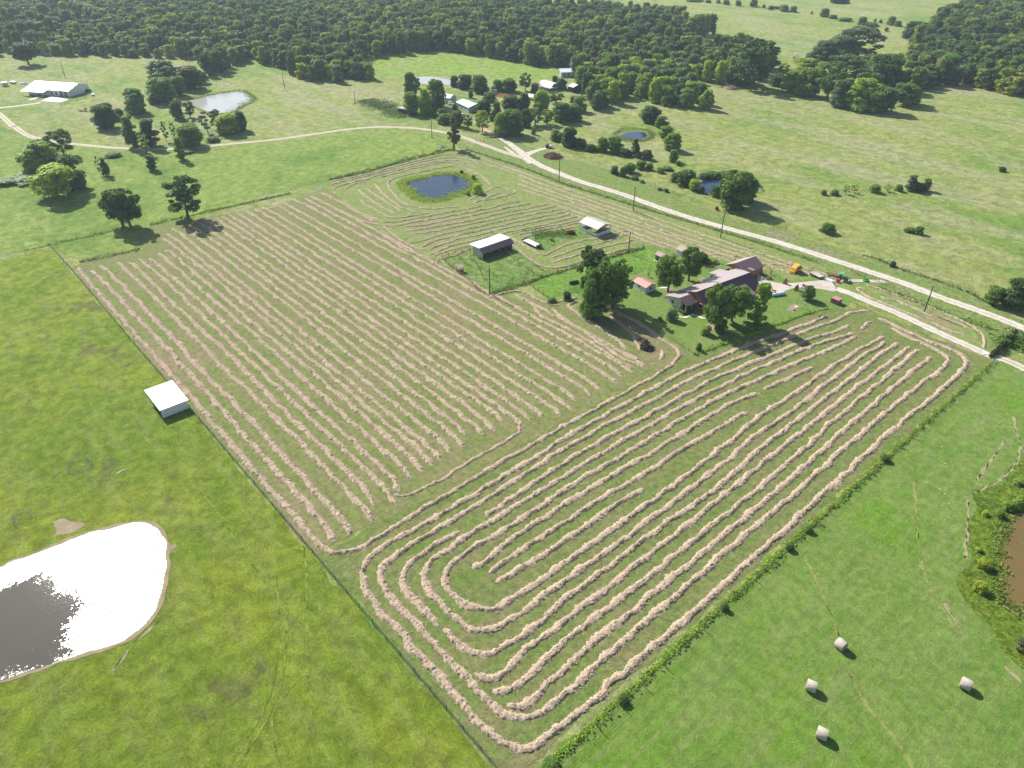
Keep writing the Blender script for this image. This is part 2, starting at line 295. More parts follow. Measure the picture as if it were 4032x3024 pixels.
class MB:
    def __init__(s): s.v = []; s.f = []
    def add(s, vs, fs):
        n = len(s.v); s.v += [tuple(v) for v in vs]; s.f += [tuple(i+n for i in f) for f in fs]; return s
    def box(s, c, d, rz=0.0, tilt=0.0, tilty=0.0):
        x, y, z = d[0]/2, d[1]/2, d[2]/2
        m = Matrix.Translation(c) @ Matrix.Rotation(rz, 4, 'Z') @ Matrix.Rotation(tilty, 4, 'Y') @ Matrix.Rotation(tilt, 4, 'X')
        vs = [m @ Vector((a*x, b*y, e*z)) for a in (-1, 1) for b in (-1, 1) for e in (-1, 1)]
        return s.add(vs, [(0,1,3,2),(4,6,7,5),(0,4,5,1),(2,3,7,6),(0,2,6,4),(1,5,7,3)])
    def tube(s, p, r, n=6, cap=True):
        p = [Vector(q) for q in p]; rs = r if isinstance(r, (list, tuple)) else [r]*len(p); rings = []
        for i, q in enumerate(p):
            t = (p[min(i+1, len(p)-1)] - p[max(i-1, 0)]).normalized()
            a = t.orthogonal().normalized() if abs(t.z) > 0.95 else Vector((0,0,1)).cross(t).normalized(); b = t.cross(a)
            rings.append([q + (a*math.cos(2*math.pi*k/n) + b*math.sin(2*math.pi*k/n))*rs[i] for k in range(n)])
        vs = [v for g in rings for v in g]
        fs = [(i*n+k, i*n+(k+1) % n, (i+1)*n+(k+1) % n, (i+1)*n+k) for i in range(len(p)-1) for k in range(n)]
        if cap: fs += [tuple(reversed(range(n))), tuple((len(p)-1)*n+k for k in range(n))]
        return s.add(vs, fs)
    def lathe(s, prof, c=(0,0,0), n=16, axis='Z'):
        vs = []
        for r, z in prof:
            for k in range(n):
                a = 2*math.pi*k/n; q = (r*math.cos(a), r*math.sin(a), z)
                if axis == 'Y': q = (q[0], q[2], q[1])
                if axis == 'X': q = (q[2], q[0], q[1])
                vs.append((q[0]+c[0], q[1]+c[1], q[2]+c[2]))
        fs = [(i*n+k, i*n+(k+1) % n, (i+1)*n+(k+1) % n, (i+1)*n+k) for i in range(len(prof)-1) for k in range(n)]
        return s.add(vs, fs)
    def quad(s, *p, th=0.0):
        if not th: return s.add(p, [tuple(range(len(p)))])
        p = [Vector(q) for q in p]; nrm = (p[1]-p[0]).cross(p[2]-p[0]).normalized()
        if nrm.z < 0 and abs(nrm.z) > 0.05: nrm = -nrm
        n = len(p); vs = p + [q - nrm*th for q in p]
        return s.add(vs, [tuple(range(n)), tuple(reversed(range(n, 2*n)))] + [(i, (i+1) % n, n+(i+1) % n, n+i) for i in range(n)])
    def prism(s, pts, axis, a, b):
        def P(q, t): return (q[0], t, q[1]) if axis == 'Y' else ((t, q[0], q[1]) if axis == 'X' else (q[0], q[1], t))
        n = len(pts); vs = [P(q, a) for q in pts] + [P(q, b) for q in pts]
        return s.add(vs, [tuple(reversed(range(n))), tuple(range(n, 2*n))] + [(i, (i+1) % n, n+(i+1) % n, n+i) for i in range(n)])
    def build(s, name, mat, parent=None, smooth=False):
        me = bpy.data.meshes.new(name); me.from_pydata(s.v, [], s.f); me.materials.append(mat)
        if smooth:
            for p in me.polygons: p.use_smooth = True
        me.validate(); me.update()
        o = link(bpy.data.objects.new(name, me)); o.parent = parent; return o
def tag(o, label, cat, group=None):
    if not 4 <= len(label.split()) <= 16: print('LABEL', len(label.split()), label)
    o['label'] = label; o['category'] = cat
    if group: o['group'] = group
    return o
def thing(name, label, cat, loc=(0,0,0), rz=0.0, group=None):
    o = bpy.data.objects.new(name, None); o.empty_display_size = 0.3
    if len(loc) == 2: loc = (*loc, 0)
    o.location = loc; o.rotation_euler = (0, 0, rz); link(o); return tag(o, label, cat, group)
def structure(o): o['kind'] = 'structure'; return o
def copy_tree(o, parent=None):
    c = link(o.copy()); c.parent = parent
    for ch in list(o.children): copy_tree(ch, c)
    return c

# ---------------------------------------------------------------- ground sheets
def chaikin(p, n=2, closed=False):
    p = [Vector(q[:2]) for q in p]
    for _ in range(n):
        q = []
        if closed:
            for i in range(len(p)):
                a, b = p[i], p[(i+1) % len(p)]; q += [a*0.75+b*0.25, a*0.25+b*0.75]
        else:
            q = [p[0]]
            for a, b in zip(p, p[1:]): q += [a*0.75+b*0.25, a*0.25+b*0.75]
            q.append(p[-1])
        p = q
    return [(v.x, v.y) for v in p]
def resample(p, step, closed=False):
    P = np.array(p, dtype=float)
    if closed: P = np.vstack([P, P[:1]])
    d = np.r_[0, np.cumsum(np.hypot(*(np.diff(P, axis=0).T)))]
    n = max(2, int(d[-1]/step)+1); t = np.linspace(0, d[-1], n)
    if closed: t = t[:-1]
    return np.c_[np.interp(t, d, P[:, 0]), np.interp(t, d, P[:, 1])], d[-1]
def sheet(name, pts, z, mat, rough=0.35, step=1.2, seed=1):
    p, _ = resample(pts, step, True); rg = np.random.RandomState(seed)
    c = p.mean(0); n = rg.randn(len(p)); n = (n + np.roll(n, 1) + np.roll(n, 2))/1.7
    nx = np.roll(p, -1, 0) - np.roll(p, 1, 0); nx /= np.hypot(nx[:, 0], nx[:, 1])[:, None] + 1e-6
    p = p + np.c_[-nx[:, 1], nx[:, 0]]*(n*rough)[:, None]
    from mathutils.geometry import tessellate_polygon
    v3 = [Vector((a, b, 0)) for a, b in p]
    tris = tessellate_polygon([v3])
    me = bpy.data.meshes.new(name); me.from_pydata([(a, b, z) for a, b in p], [], [tuple(t) for t in tris]); me.materials.append(mat); me.update()
    # make all normals face up
    fl = [q.index for q in me.polygons if q.normal.z < 0]
    if fl:
        import bmesh
        bm = bmesh.new(); bm.from_mesh(me); bm.faces.ensure_lookup_table(); bmesh.ops.reverse_faces(bm, faces=[bm.faces[i] for i in fl]); bm.to_mesh(me); bm.free()
    return structure(link(bpy.data.objects.new(name, me)))
def ribbon(name, pts, width, z, mat, seed=1, smooth=2, jag=0.12):
    p, Lg = resample(chaikin(pts, smooth), 1.0); rg = np.random.RandomState(seed)
    t = np.gradient(p, axis=0); t /= np.hypot(t[:, 0], t[:, 1])[:, None]; nn = np.c_[-t[:, 1], t[:, 0]]
    wd = np.interp(np.linspace(0, 1, len(p)), np.linspace(0, 1, len(width)), width) if isinstance(width, (list, tuple)) else np.full(len(p), width)
    cols = [-1, -0.5, 0, 0.5, 1]; V = []; UV = []
    for k, c in enumerate(cols):
        j = rg.randn(len(p))*jag if abs(c) == 1 else 0
        off = c*wd/2 + j
        V.append(np.c_[p + nn*np.asarray(off)[:, None], np.full(len(p), z)]); UV.append(np.c_[np.full(len(p), (c+1)/2), np.arange(len(p))])
    n = len(p); V = np.vstack(V); UV = np.vstack(UV); F = []
    for k in range(4):
        i = np.arange(n-1); F.append(np.c_[k*n+i, k*n+i+1, (k+1)*n+i+1, (k+1)*n+i][:, ::-1])
    me = mesh_np(name, V, np.vstack(F), 4, [mat], uv=UV)
    return structure(link(bpy.data.objects.new(name, me)))

g = MB().quad((-3500,-3000,0), (1500,-3000,0), (1500,3500,0), (-3500,3500,0)).build('ground', M['meadow']); structure(g)
def u(pts): return crs(K0, pts)
# west (bright) pasture, left of the wire fence
sheet('pasture', [(-6,-2.0), (260,-2.0), (330,-40), (330,-260), (60,-260)] + u([(-420,640), (0,560), (60,547), (108,538)]), 0.02, M['farm_pasture'], seed=2)
# the pasture right of the overgrown fence row
sheet('pasture', [(212.8,-30), (211.8,161.5), (217,166), (226,162), (262,170), (330,150), (330,-30)], 0.02, M['right_pasture'], seed=3)
# road meadow between the farm lane and the hay field, and the meadow round the west ponds
sheet('meadow', u([(-150,290), (0,270), (60,300), (110,308), (290,325), (520,315), (850,277), (960,290), (985,325), (800,370), (560,425), (400,483), (300,540), (160,560), (110,538), (0,550), (-200,580)]), 0.02, M['meadow2'], seed=4)
# the three parts of the mown hay field
hayW = [(-2,-1.5), (158.3,-1.2), (158.3,60), (157.5,110), (152,113), (113,98.5), (98,86), (69,91)] + crs(KD, [(1100,1290), (700,1060), (560,1000), (0,560)]) + crs(KE, [(2600,-250), (2212,-80), (1700,-10), (1480,20), (1090,90), (960,200), (1030,290), (960,320), (500,400), (430,440)])
sheet('hay_field', hayW, 0.03, M['hay_a'], seed=5)
sheet('hay_field', [(158.3,-1.2), (211.6,-1.2), (210.9,162), (205,161.5), (183,163.5), (172,165)] + crs(KY, [(1700,1180), (1500,1150), (1170,1170), (700,1290), (200,1480)]) + crs(KS, [(1900,1060), (1400,1210), (930,1370), (900,1382)]) + [(157.5,110), (158.3,60)], 0.026, M['hay_b'], seed=6)
hayN = crs(KD, [(0,440), (420,350), (900,210), (1280,120), (1420,120), (1700,190), (2212,350)]) + [(40,172), (72,174.7), (100,177.6), (125,180.2), (150,181), (165,179)] + crs(KC, [(1000,110), (1150,185), (1350,260), (1600,390), (1850,520), (1950,600), (1900,690), (1780,650), (620,215), (600,150)]) + crs(KY, [(1120,640), (450,720), (380,690), (0,450), (-300,380)]) + crs(KS, [(1280,350), (1000,330), (700,230), (400,205), (200,265), (0,330)]) + crs(KF, [(1880,600), (1280,760), (1020,830), (880,500), (400,560), (110,600), (0,700), (-200,600)]) + crs(KD, [(1000,1250), (560,980), (0,540)])
sheet('hay_field', hayN, 0.022, M['hay_c'], seed=7)
# roadside strips
sheet('roadside_verge', crs(KD, [(1480,110), (1620,30), (1850,-10), (2100,60), (2300,110)]) + crs(K7, [(0,340), (370,430), (700,560), (1000,690), (1400,830), (1800,930), (2000,1000)]) + crs(KV, [(0,20), (250,80), (480,200), (900,330), (1400,520), (1650,680), (2100,880), (2300,1000), (2100,1300), (1700,1350), (1560,1290), (1450,1000), (1100,800), (500,560), (200,470), (0,420)]) + [(150,181.5), (125,180.7), (100,178.1), (72,175.2), (40,172.6), (22,173.9), (4,173.7)], 0.034, M['verge'], seed=8)
# yard lawn, green paddock, rough barn yard, machinery island
sheet('lawn', crs(KS, [(-20,790), (250,960), (480,1110), (900,1375), (1400,1205), (1900,1050), (2200,915)]) + crs(KY, [(1150,1190), (1500,1110), (1640,1000), (1290,820), (900,640), (600,690), (330,640), (0,440), (-400,300)]) + crs(KS, [(1200,340), (700,230), (520,425), (200,540), (0,600)]), 0.045, M['lawn'], seed=9)
sheet('paddock', crs(KF, [(1025,860), (1270,1035), (1640,960), (1900,880)]) + crs(KS, [(60,580), (200,520), (520,420), (700,235), (380,205), (200,265), (0,330)]) + crs(KF, [(1880,610), (1280,770)]), 0.05, M['paddock'], seed=10)
sheet('paddock', crs(KF, [(110,605), (570,1000), (1015,850), (1240,745), (1090,640), (880,490), (440,530)]), 0.042, M['rough_grass'], seed=11)
sheet('rough_grass_patch', crs(KF, [(985,385), (1300,300), (1620,245), (1800,365), (1560,395), (1400,440), (1300,490), (1240,530), (1130,500)]), 0.046, M['rough_grass'], seed=12)
sheet('field', crs(K2, [(790,515), (1040,450), (1400,405), (1700,430), (2212,510)]) + crs(K3, [(380,560), (400,600), (180,630), (60,620)]) + crs(K2, [(2000,620), (1560,600), (1260,600), (960,600), (800,560)]), 0.03, M['field_far'], seed=13)
# roads, lanes, drives
ribbon('road', crs(KM, [(1340,880), (1440,960), (1520,1030), (1700,1130), (1900,1210), (2212,1330)]) + crs(K7, [(260,560), (500,630), (900,780), (1350,910), (1720,1005)]) + crs(KV, [(230,285), (500,370), (1000,570), (1500,740), (2000,930), (2350,1080)]), 3.7, 0.075, M['gravel'], 21)
ribbon('farm_lane', crs(K1, [(-60,860), (40,940), (110,1010)]) + crs(K5, [(110,90), (200,165), (320,200), (560,235), (900,268), (1250,282), (1500,268), (1800,238), (2212,200)]) + crs(K6, [(0,410), (250,402), (500,413), (720,448), (850,482), (960,523), (1100,575), (1200,610), (1330,650)]), 3.0, 0.07, M['track'], 22)
ribbon('lane', crs(K6, [(1150,490), (1230,540), (1290,590), (1340,640), (1400,690)]), [3.0,3.6,4.5], 0.066, M['gravel'], 23)
ribbon('lane', crs(K6, [(1330,635), (1370,610), (1450,585), (1530,565)]), [5,3,2.6], 0.062, M['gravel'], 24)
ribbon('lane', crs(K6, [(1280,640), (1250,612), (1180,560)]), [2,2,1], 0.058, M['gravel'], 25)
ribbon('dirt_track', crs(K6, [(1160,495), (1070,460), (1000,400), (940,350), (880,320), (800,290), (740,262), (690,235)]), 3.4, 0.055, M['dirt_track'], 26)
ribbon('farm_lane', crs(K1, [(-60,860), (60,850), (180,835), (320,815)]), 3.6, 0.066, M['gravel'], 27)
ribbon('drive', crs(KV, [(-360,455), (-160,520), (0,595), (250,695), (500,800), (1000,1040), (1500,1260), (1600,1310)]), 3.1, 0.07, M['gravel'], 28)
ribbon('drive', crs(KV, [(1600,1312), (1680,1340), (1860,1385), (2097,1500), (2400,1640)]), 3.0, 0.066, M['track'], 29)
sheet('concrete_drive', crs(KY, [(-60,560), (40,680), (280,730), (490,735), (700,715), (1100,675), (1360,690), (1560,664), (1760,668), (2130,676), (2230,740), (2100,728), (1800,712), (1560,712), (1360,722), (1230,740), (1290,820), (1255,880), (1000,830), (760,805), (560,812), (400,870), (250,930), (100,985), (20,985), (-60,900), (-120,760)]), 0.08, M['concrete'], 0.03, 3, 30)
sheet('cattle_guard_slab', crs(KV, [(1560,1250), (1680,1300), (1620,1345), (1520,1290)]), 0.085, M['slab'], 0.02, 3, 31)
sheet('garden_path', crs(KH, [(490,1285), (640,1330), (790,1255), (930,1330), (1060,1330), (1060,1350), (930,1345), (790,1275), (650,1350), (480,1300)]), 0.06, M['slab'], 0.02, 2, 32)
sheet('garden_path', crs(KS, [(505,650), (600,632), (680,640), (680,650), (600,645), (510,662)]), 0.06, M['slab'], 0.02, 2, 33)
for k, (c, q) in enumerate([(KS, (650,670,70,28)), (KS, (1000,548,50,22)), (KS, (1100,1070,45,50)), (KS, (1740,710,35,16)), (KY, (3,3,1,1)), (KP, (1120,590,40,25)), (K6, (2000,830,260,40)), (KE, (900,1700,10,5))]):
    if q[2] < 12: continue
    sheet('bare_soil', [cr(c, q[0]+q[2]*math.cos(a*0.42)*rnd.uniform(.7,1.1), q[1]+q[3]*math.sin(a*0.42)*rnd.uniform(.7,1.1)) for a in range(15)], 0.056, M['soil'] if k != 6 else M['verge'], 0.2, 1, 40+k)
sheet('white_slab', crs(K1, [(325,800), (405,760), (550,790), (470,812)]), 0.08, M['slab'], 0.02, 3, 50)
sheet('white_slab', crs(K1, [(222,790), (330,757), (342,764), (240,796)]), 0.08, M['slab'], 0.02, 3, 51)
sheet('yard_lawn', crs(KM, [(430,330), (560,240), (900,290), (1080,330), (1020,560), (880,610), (640,480), (500,360)]), 0.04, M['lawn'], 0.3, 2, 52)

# ponds: a mud-coloured rim, a growth bank and the water itself
def pond(c, pts, mat, z=0.07, bankw=1.6, rim=0.5, seed=1, bankmat='bank'):
    p = chaikin(crs(c, pts), 2, True); cx = sum(a for a, b in p)/len(p); cy = sum(b for a, b in p)/len(p)
    def grow(d):
        o = []
        for a, b in p:
            L_ = math.hypot(a-cx, b-cy); o.append((cx+(a-cx)*(1+d/L_), cy+(b-cy)*(1+d/L_)))
        return o
    if bankw: sheet('pond_bank', grow(bankw), z-0.022, M[bankmat], 0.4, 1.0, seed+100)
    sheet('pond_shore', grow(rim), z-0.012, M['soil'], 0.12, 0.8, seed+200)
    o = sheet('pond_water', p, z, mat, 0.12, 0.8, seed+300)
    return p
P_W = pond(KP, [(-600,760), (-300,700), (0,735), (80,680), (220,645), (400,560), (560,510), (680,470), (800,445), (880,430), (950,425), (1010,450), (1060,500), (1085,560), (1085,680), (1075,800), (1050,940), (1010,1030), (900,1130), (820,1195), (700,1240), (520,1290), (400,1330), (280,1370), (130,1420), (0,1460), (-300,1530), (-700,1500)], M['water_glint'], bankw=0, rim=0.7, seed=61)
P_M = pond(KD, [(805,462), (900,425), (1050,415), (1150,385), (1300,365), (1410,375), (1480,420), (1540,440), (1570,495), (1510,550), (1430,580), (1300,620), (1170,655), (1080,665), (980,640), (920,600), (880,560), (830,510)], M['water_blue'], bankw=3.6, seed=62)
P_A = pond(K1, [(1490,800), (1600,770), (1700,745), (1850,725), (1940,722), (1980,760), (2015,790), (1960,815), (1900,845), (1880,875), (1800,895), (1700,900), (1600,865), (1540,830)], M['water_pale'], bankw=2.5, seed=63)
pond(KM, [(60,70), (110,20), (200,5), (330,5), (420,20), (500,40), (620,60), (650,95), (560,120), (440,100), (380,90), (250,100), (130,95)], M['water_pale'], bankw=1, seed=64)
pond(KM, [(1050,215), (1130,215), (1300,215), (1350,235), (1280,255), (1180,265), (1100,250)], M['water_orange'], bankw=0.8, seed=65)
pond(K7, [(480,175), (520,150), (590,137), (660,138), (700,155), (700,180), (660,200), (580,203), (510,195)], M['water_blue'], bankw=4, seed=66)
pond(K7, [(1100,560), (1130,525), (1200,503), (1290,495), (1400,500), (1500,520), (1570,560), (1600,605), (1570,618), (1450,610), (1300,640), (1180,630), (1110,610)], M['water_blue'], bankw=2, seed=67)
P_R = pond(KR, [(665,720), (700,660), (802,640), (1000,600), (1200,700), (1300,1000), (1200,1300), (900,1300), (802,1255), (740,1215), (680,1180), (630,1130), (668,1090), (660,1010), (650,900), (658,800)], M['water_brown'], bankw=0, rim=0.3, seed=68)
sheet('pond_bank', crs(KR, [(500,500), (620,470), (700,430), (760,330), (802,300), (1100,250), (1400,800), (1400,1500), (1000,1660), (802,1560), (720,1470), (600,1320), (520,1220), (450,1080), (490,820), (500,600)]), 0.03, M['bank'], 0.5, 1.5, 69)
for q in ([(740,60), (745,130), (790,230), (770,320), (700,420), (560,490), (510,515)], [(690,205), (600,330), (520,440)], [(330,1170), (370,1240), (410,1295)], [(690,1545), (760,1620), (802,1650)], [(470,560), (470,700), (450,900)]):
    ribbon('worn_cow_trail', crs(KR, q), 0.35, 0.05, M['trail'], 71, jag=0.2)
for q in ([(880,1205), (960,1140), (1040,1070)], [(1150,575), (1110,590), (1080,620)], [(740,1400), (800,1310), (840,1260)], [(760,110), (830,70)]):
    ribbon('worn_cow_trail', crs(KP, q), 0.3, 0.05, M['trail'], 72, jag=0.15)

for k, q in enumerate([[(1215,2680), (1208,2560), (1212,2420), (1205,2250), (1195,2150)], [(1105,3024), (1060,2850), (1110,2740), (1190,2660)], [(900,3024), (1010,2850), (1060,2760), (1095,2600), (1100,2400), (1085,2250)], [(935,3024), (1040,2850), (1090,2765), (1125,2600), (1130,2400)], [(780,1930), (860,2020), (960,2180), (1050,2300)]]):
    ribbon('wheel_marks', [at(a, b) for a, b in q], 0.35, 0.04+0.005*k, M['wheel_mark'], 74+k, jag=0.1)
for k, q in enumerate([[(3170,2200), (3240,2330), (3300,2500), (3330,2560)], [(3340,2640), (3400,2760), (3480,2860), (3560,2960), (3600,3024)], [(3780,2500), (3640,2300), (3610,2100), (3600,1900)]]):
    ribbon('wheel_marks', [at(a, b) for a, b in q], 0.5, 0.04+0.005*k, M['dry_mark'], 84+k, jag=0.12)
sheet('bare_soil', crs(KP, [(340,420), (400,400), (480,430), (560,440), (500,490), (400,510), (340,530), (370,470)]), 0.044, M['soil'], 0.15, 0.6, 95)
sheet('bare_soil', crs(KP, [(1080,540), (1110,575), (1160,570), (1150,600), (1100,625), (1075,640)]), 0.046, M['soil'], 0.1, 0.6, 96)

# ---------------------------------------------------------------- hay windrows
rg = np.random.RandomState(5)
ORD = 'first second third fourth fifth sixth seventh eighth ninth tenth eleventh twelfth thirteenth fourteenth fifteenth sixteenth seventeenth eighteenth nineteenth twentieth twenty-first twenty-second twenty-third twenty-fourth twenty-fifth twenty-sixth twenty-seventh twenty-eighth twenty-ninth thirtieth thirty-first thirty-second'.split()
def sm(n, k):
    a = rg.randn(n + 4*k); w_ = np.hanning(2*k+1); w_ /= np.sqrt((w_**2).sum()); return np.convolve(a, w_, 'same')[2*k:2*k+n]
def windrow(pts, label, wd=1.0, h=0.42, smooth=2, group='windrows of cut hay'):
    h *= 0.56
    p, Lg = resample(chaikin(pts, smooth), 0.19); n = len(p); wd *= 1.08
    t = np.gradient(p, axis=0); t /= np.hypot(t[:, 0], t[:, 1])[:, None]+1e-9; nn = np.c_[-t[:, 1], t[:, 0]]
    lat = sm(n, 14)*0.14 + sm(n, 3)*0.06; wv = wd*np.clip(1 + 0.14*sm(n, 10) + 0.12*sm(n, 3), 0.6, 1.5); hv = h*np.clip(1 + 0.13*sm(n, 8) + 0.2*sm(n, 1), 0.45, 1.6)
    end = np.clip(np.minimum(np.arange(n), np.arange(n)[::-1])/5.0, 0.05, 1); wv = wv*(0.4+0.6*end); hv = hv*end
    C = np.array([-1, -0.85, -0.62, -0.4, -0.2, 0.02, 0.2, 0.42, 0.64, 0.86, 1.0]); m = len(C)
    T = C[None, :] + rg.randn(n, m)*0.05
    off = lat[:, None] + T*wv[:, None]/2
    z = hv[:, None]*(1 - np.abs(C)**2.2)[None, :]*np.clip(1 + 0.28*rg.randn(n, m), 0.35, 1.6) + 0.03
    z[:, 0] = z[:, -1] = 0.0
    T[:, 0] += rg.randn(n)*0.16; T[:, -1] += rg.randn(n)*0.16; off = lat[:, None] + T*wv[:, None]/2
    al = rg.randn(n, m)*0.05
    V = np.stack([p[:, 0:1] + nn[:, 0:1]*off + t[:, 0:1]*al, p[:, 1:2] + nn[:, 1:2]*off + t[:, 1:2]*al, z + 0.02], -1).reshape(-1, 3)
    i = np.arange(n-1)[:, None]*m + np.arange(m-1)[None, :]; i = i.ravel()
    F = np.c_[i, i+1, i+m+1, i+m][:, ::-1]
    # loose stalks and wisps combed over the pile
    k = int(Lg*13); s = rg.randint(0, n, k); lo = lat[s] + rg.randn(k)*0.34*wv[s]
    b = np.c_[p[s] + nn[s]*lo[:, None], np.maximum(0.05, hv[s]*(1-(lo/wv[s]*1.4)**2)) + rg.rand(k)*0.1]
    ang = rg.rand(k)*6.283; ln = 0.16 + rg.rand(k)*0.36; dx = np.c_[np.cos(ang), np.sin(ang), rg.randn(k)*0.12]*ln[:, None]
    sx = np.c_[-np.sin(ang), np.cos(ang), np.zeros(k)]*0.04
    W = np.stack([b-sx, b+sx, b+dx+sx*0.5, b+dx-sx*0.5], 1).reshape(-1, 3); F2 = (np.arange(k*4).reshape(-1, 4) + len(V))
    me = mesh_np('windrow', np.vstack([V, W]), np.vstack([F, F2]), 4, [M['straw']])
    return tag(link(bpy.data.objects.new('hay_windrow', me)), label, 'windrow', group)

F0 = [(-1,0.3), (0.5,-0.2), (22,-0.1), (43,0), (77,0.2), (107,0.3), (123,0.2), (152,0.1), (158.5,0.2), (160.5,2), (161.4,5), (161.3,14), (160.6,24), (160.2,32), (159.5,57), (159.7,84), (159.6,92), (158.2,101), (156,104.6), (152,105.6), (143.2,106.4)] + crs(KG, [(1900,1240), (1650,1090), (1500,1000), (1250,860), (1060,770)])
windrow(F0, 'very long hay windrow beside the west wire fence, turning across towards the burn pile')
top = [3.9,1.5,3,5.5,4.6,6.4,4.3,3.6,-7,-10.8,-14.5,-13,-12,-13,-14,-13.5]
vs = [3.6,6.8,11.6,14.6,17.9,20.6,24.1,27.2,29.8,32.3,35.4,38.7,41.5,44.6,47.5,50.7,53.2,56,59,62.3,65.8,69.1,73.6,76.8,82,85.4,88.4,93]
bot = [157,157.6,157.5,153.8,154,153.4,152.2,151.7,151.3,151.3,150.6,150.7,147.6,150,151,149,153.5,153.2,153.8,156,156.8,154.3,155.2,155.1,155.3,154.2,154.9,154.9]
for k, v in enumerate(vs):
    if k < len(top): t0 = top[k]
    elif k < 22: t0 = [-13.5,-13.7,-14,-13.5,-13.5,-13.6][k-16]
    else: t0 = [-13.8,-13.5,-14,-12,-12,104][k-22]
    b0 = bot[k]; lab = 'lengthwise hay windrow, %s after the one along the west wire fence' % ORD[k]
    base = [(t0, v-0.9 if k < 27 else v), (t0+6, v-0.3), ((t0+b0)/2-25, v+0.35*math.sin(k*1.7)), ((t0+b0)/2, v+0.5*math.sin(k*2.3+1)), ((t0+b0)/2+25, v+0.3*math.sin(k*1.1)), (b0-8, v), (b0-2.5, v-0.3), (b0, v-1.0)]
    if k == 4: base += [(156.5,17), (157.2,21), (156.8,30), (155.3,38), (155.0,46)][:1]
    windrow(base, lab, 1.08)
windrow([(-13,92.6), (0,93.2), (14,92.8), (27,92.4)], 'short lengthwise hay windrow left of the middle pond rows', 1.08)
windrow([(153.5,18), (155.6,20), (156.2,24), (156.0,31), (155.2,38), (155.3,46), (154.8,50.5), (152.5,51.6)], 'thin hay windrow crossing below the ends of the lengthwise rows', 0.7, 0.3)
for k, q in enumerate([[(270,790), (480,970), (900,1230), (1250,1500), (1600,1640)], [(240,750), (390,740)], [(510,760), (700,900), (1100,1150), (1260,1290), (1350,1390)], [(650,690), (510,740), (520,790)], [(1100,900), (1300,1050), (1450,1200), (1550,1400)], [(0,760), (60,850), (220,960), (560,1110), (1000,1400), (1300,1600), (1450,1659)], [(1850,1390), (1890,1470), (1850,1540)]]):
    windrow(crs(KG, q), ['hay windrow ending short of the burn pile', 'short curl of hay below the round bush at the tower', 'hay windrow through the shadow of the big yard tree', 'hooked end of hay below the big yard tree', 'hay windrow stopping at the burn pile', 'hay windrow starting below the paddock corner', 'small heap of hay just below the burn pile'][k], 1.0)
windrow(crs(KF, [(600,1030), (750,990), (900,958), (1050,975), (1180,1070), (1300,1088), (1500,1045), (1600,1035)]), 'hay windrow winding round below the barn yard and paddock fences', 0.9)
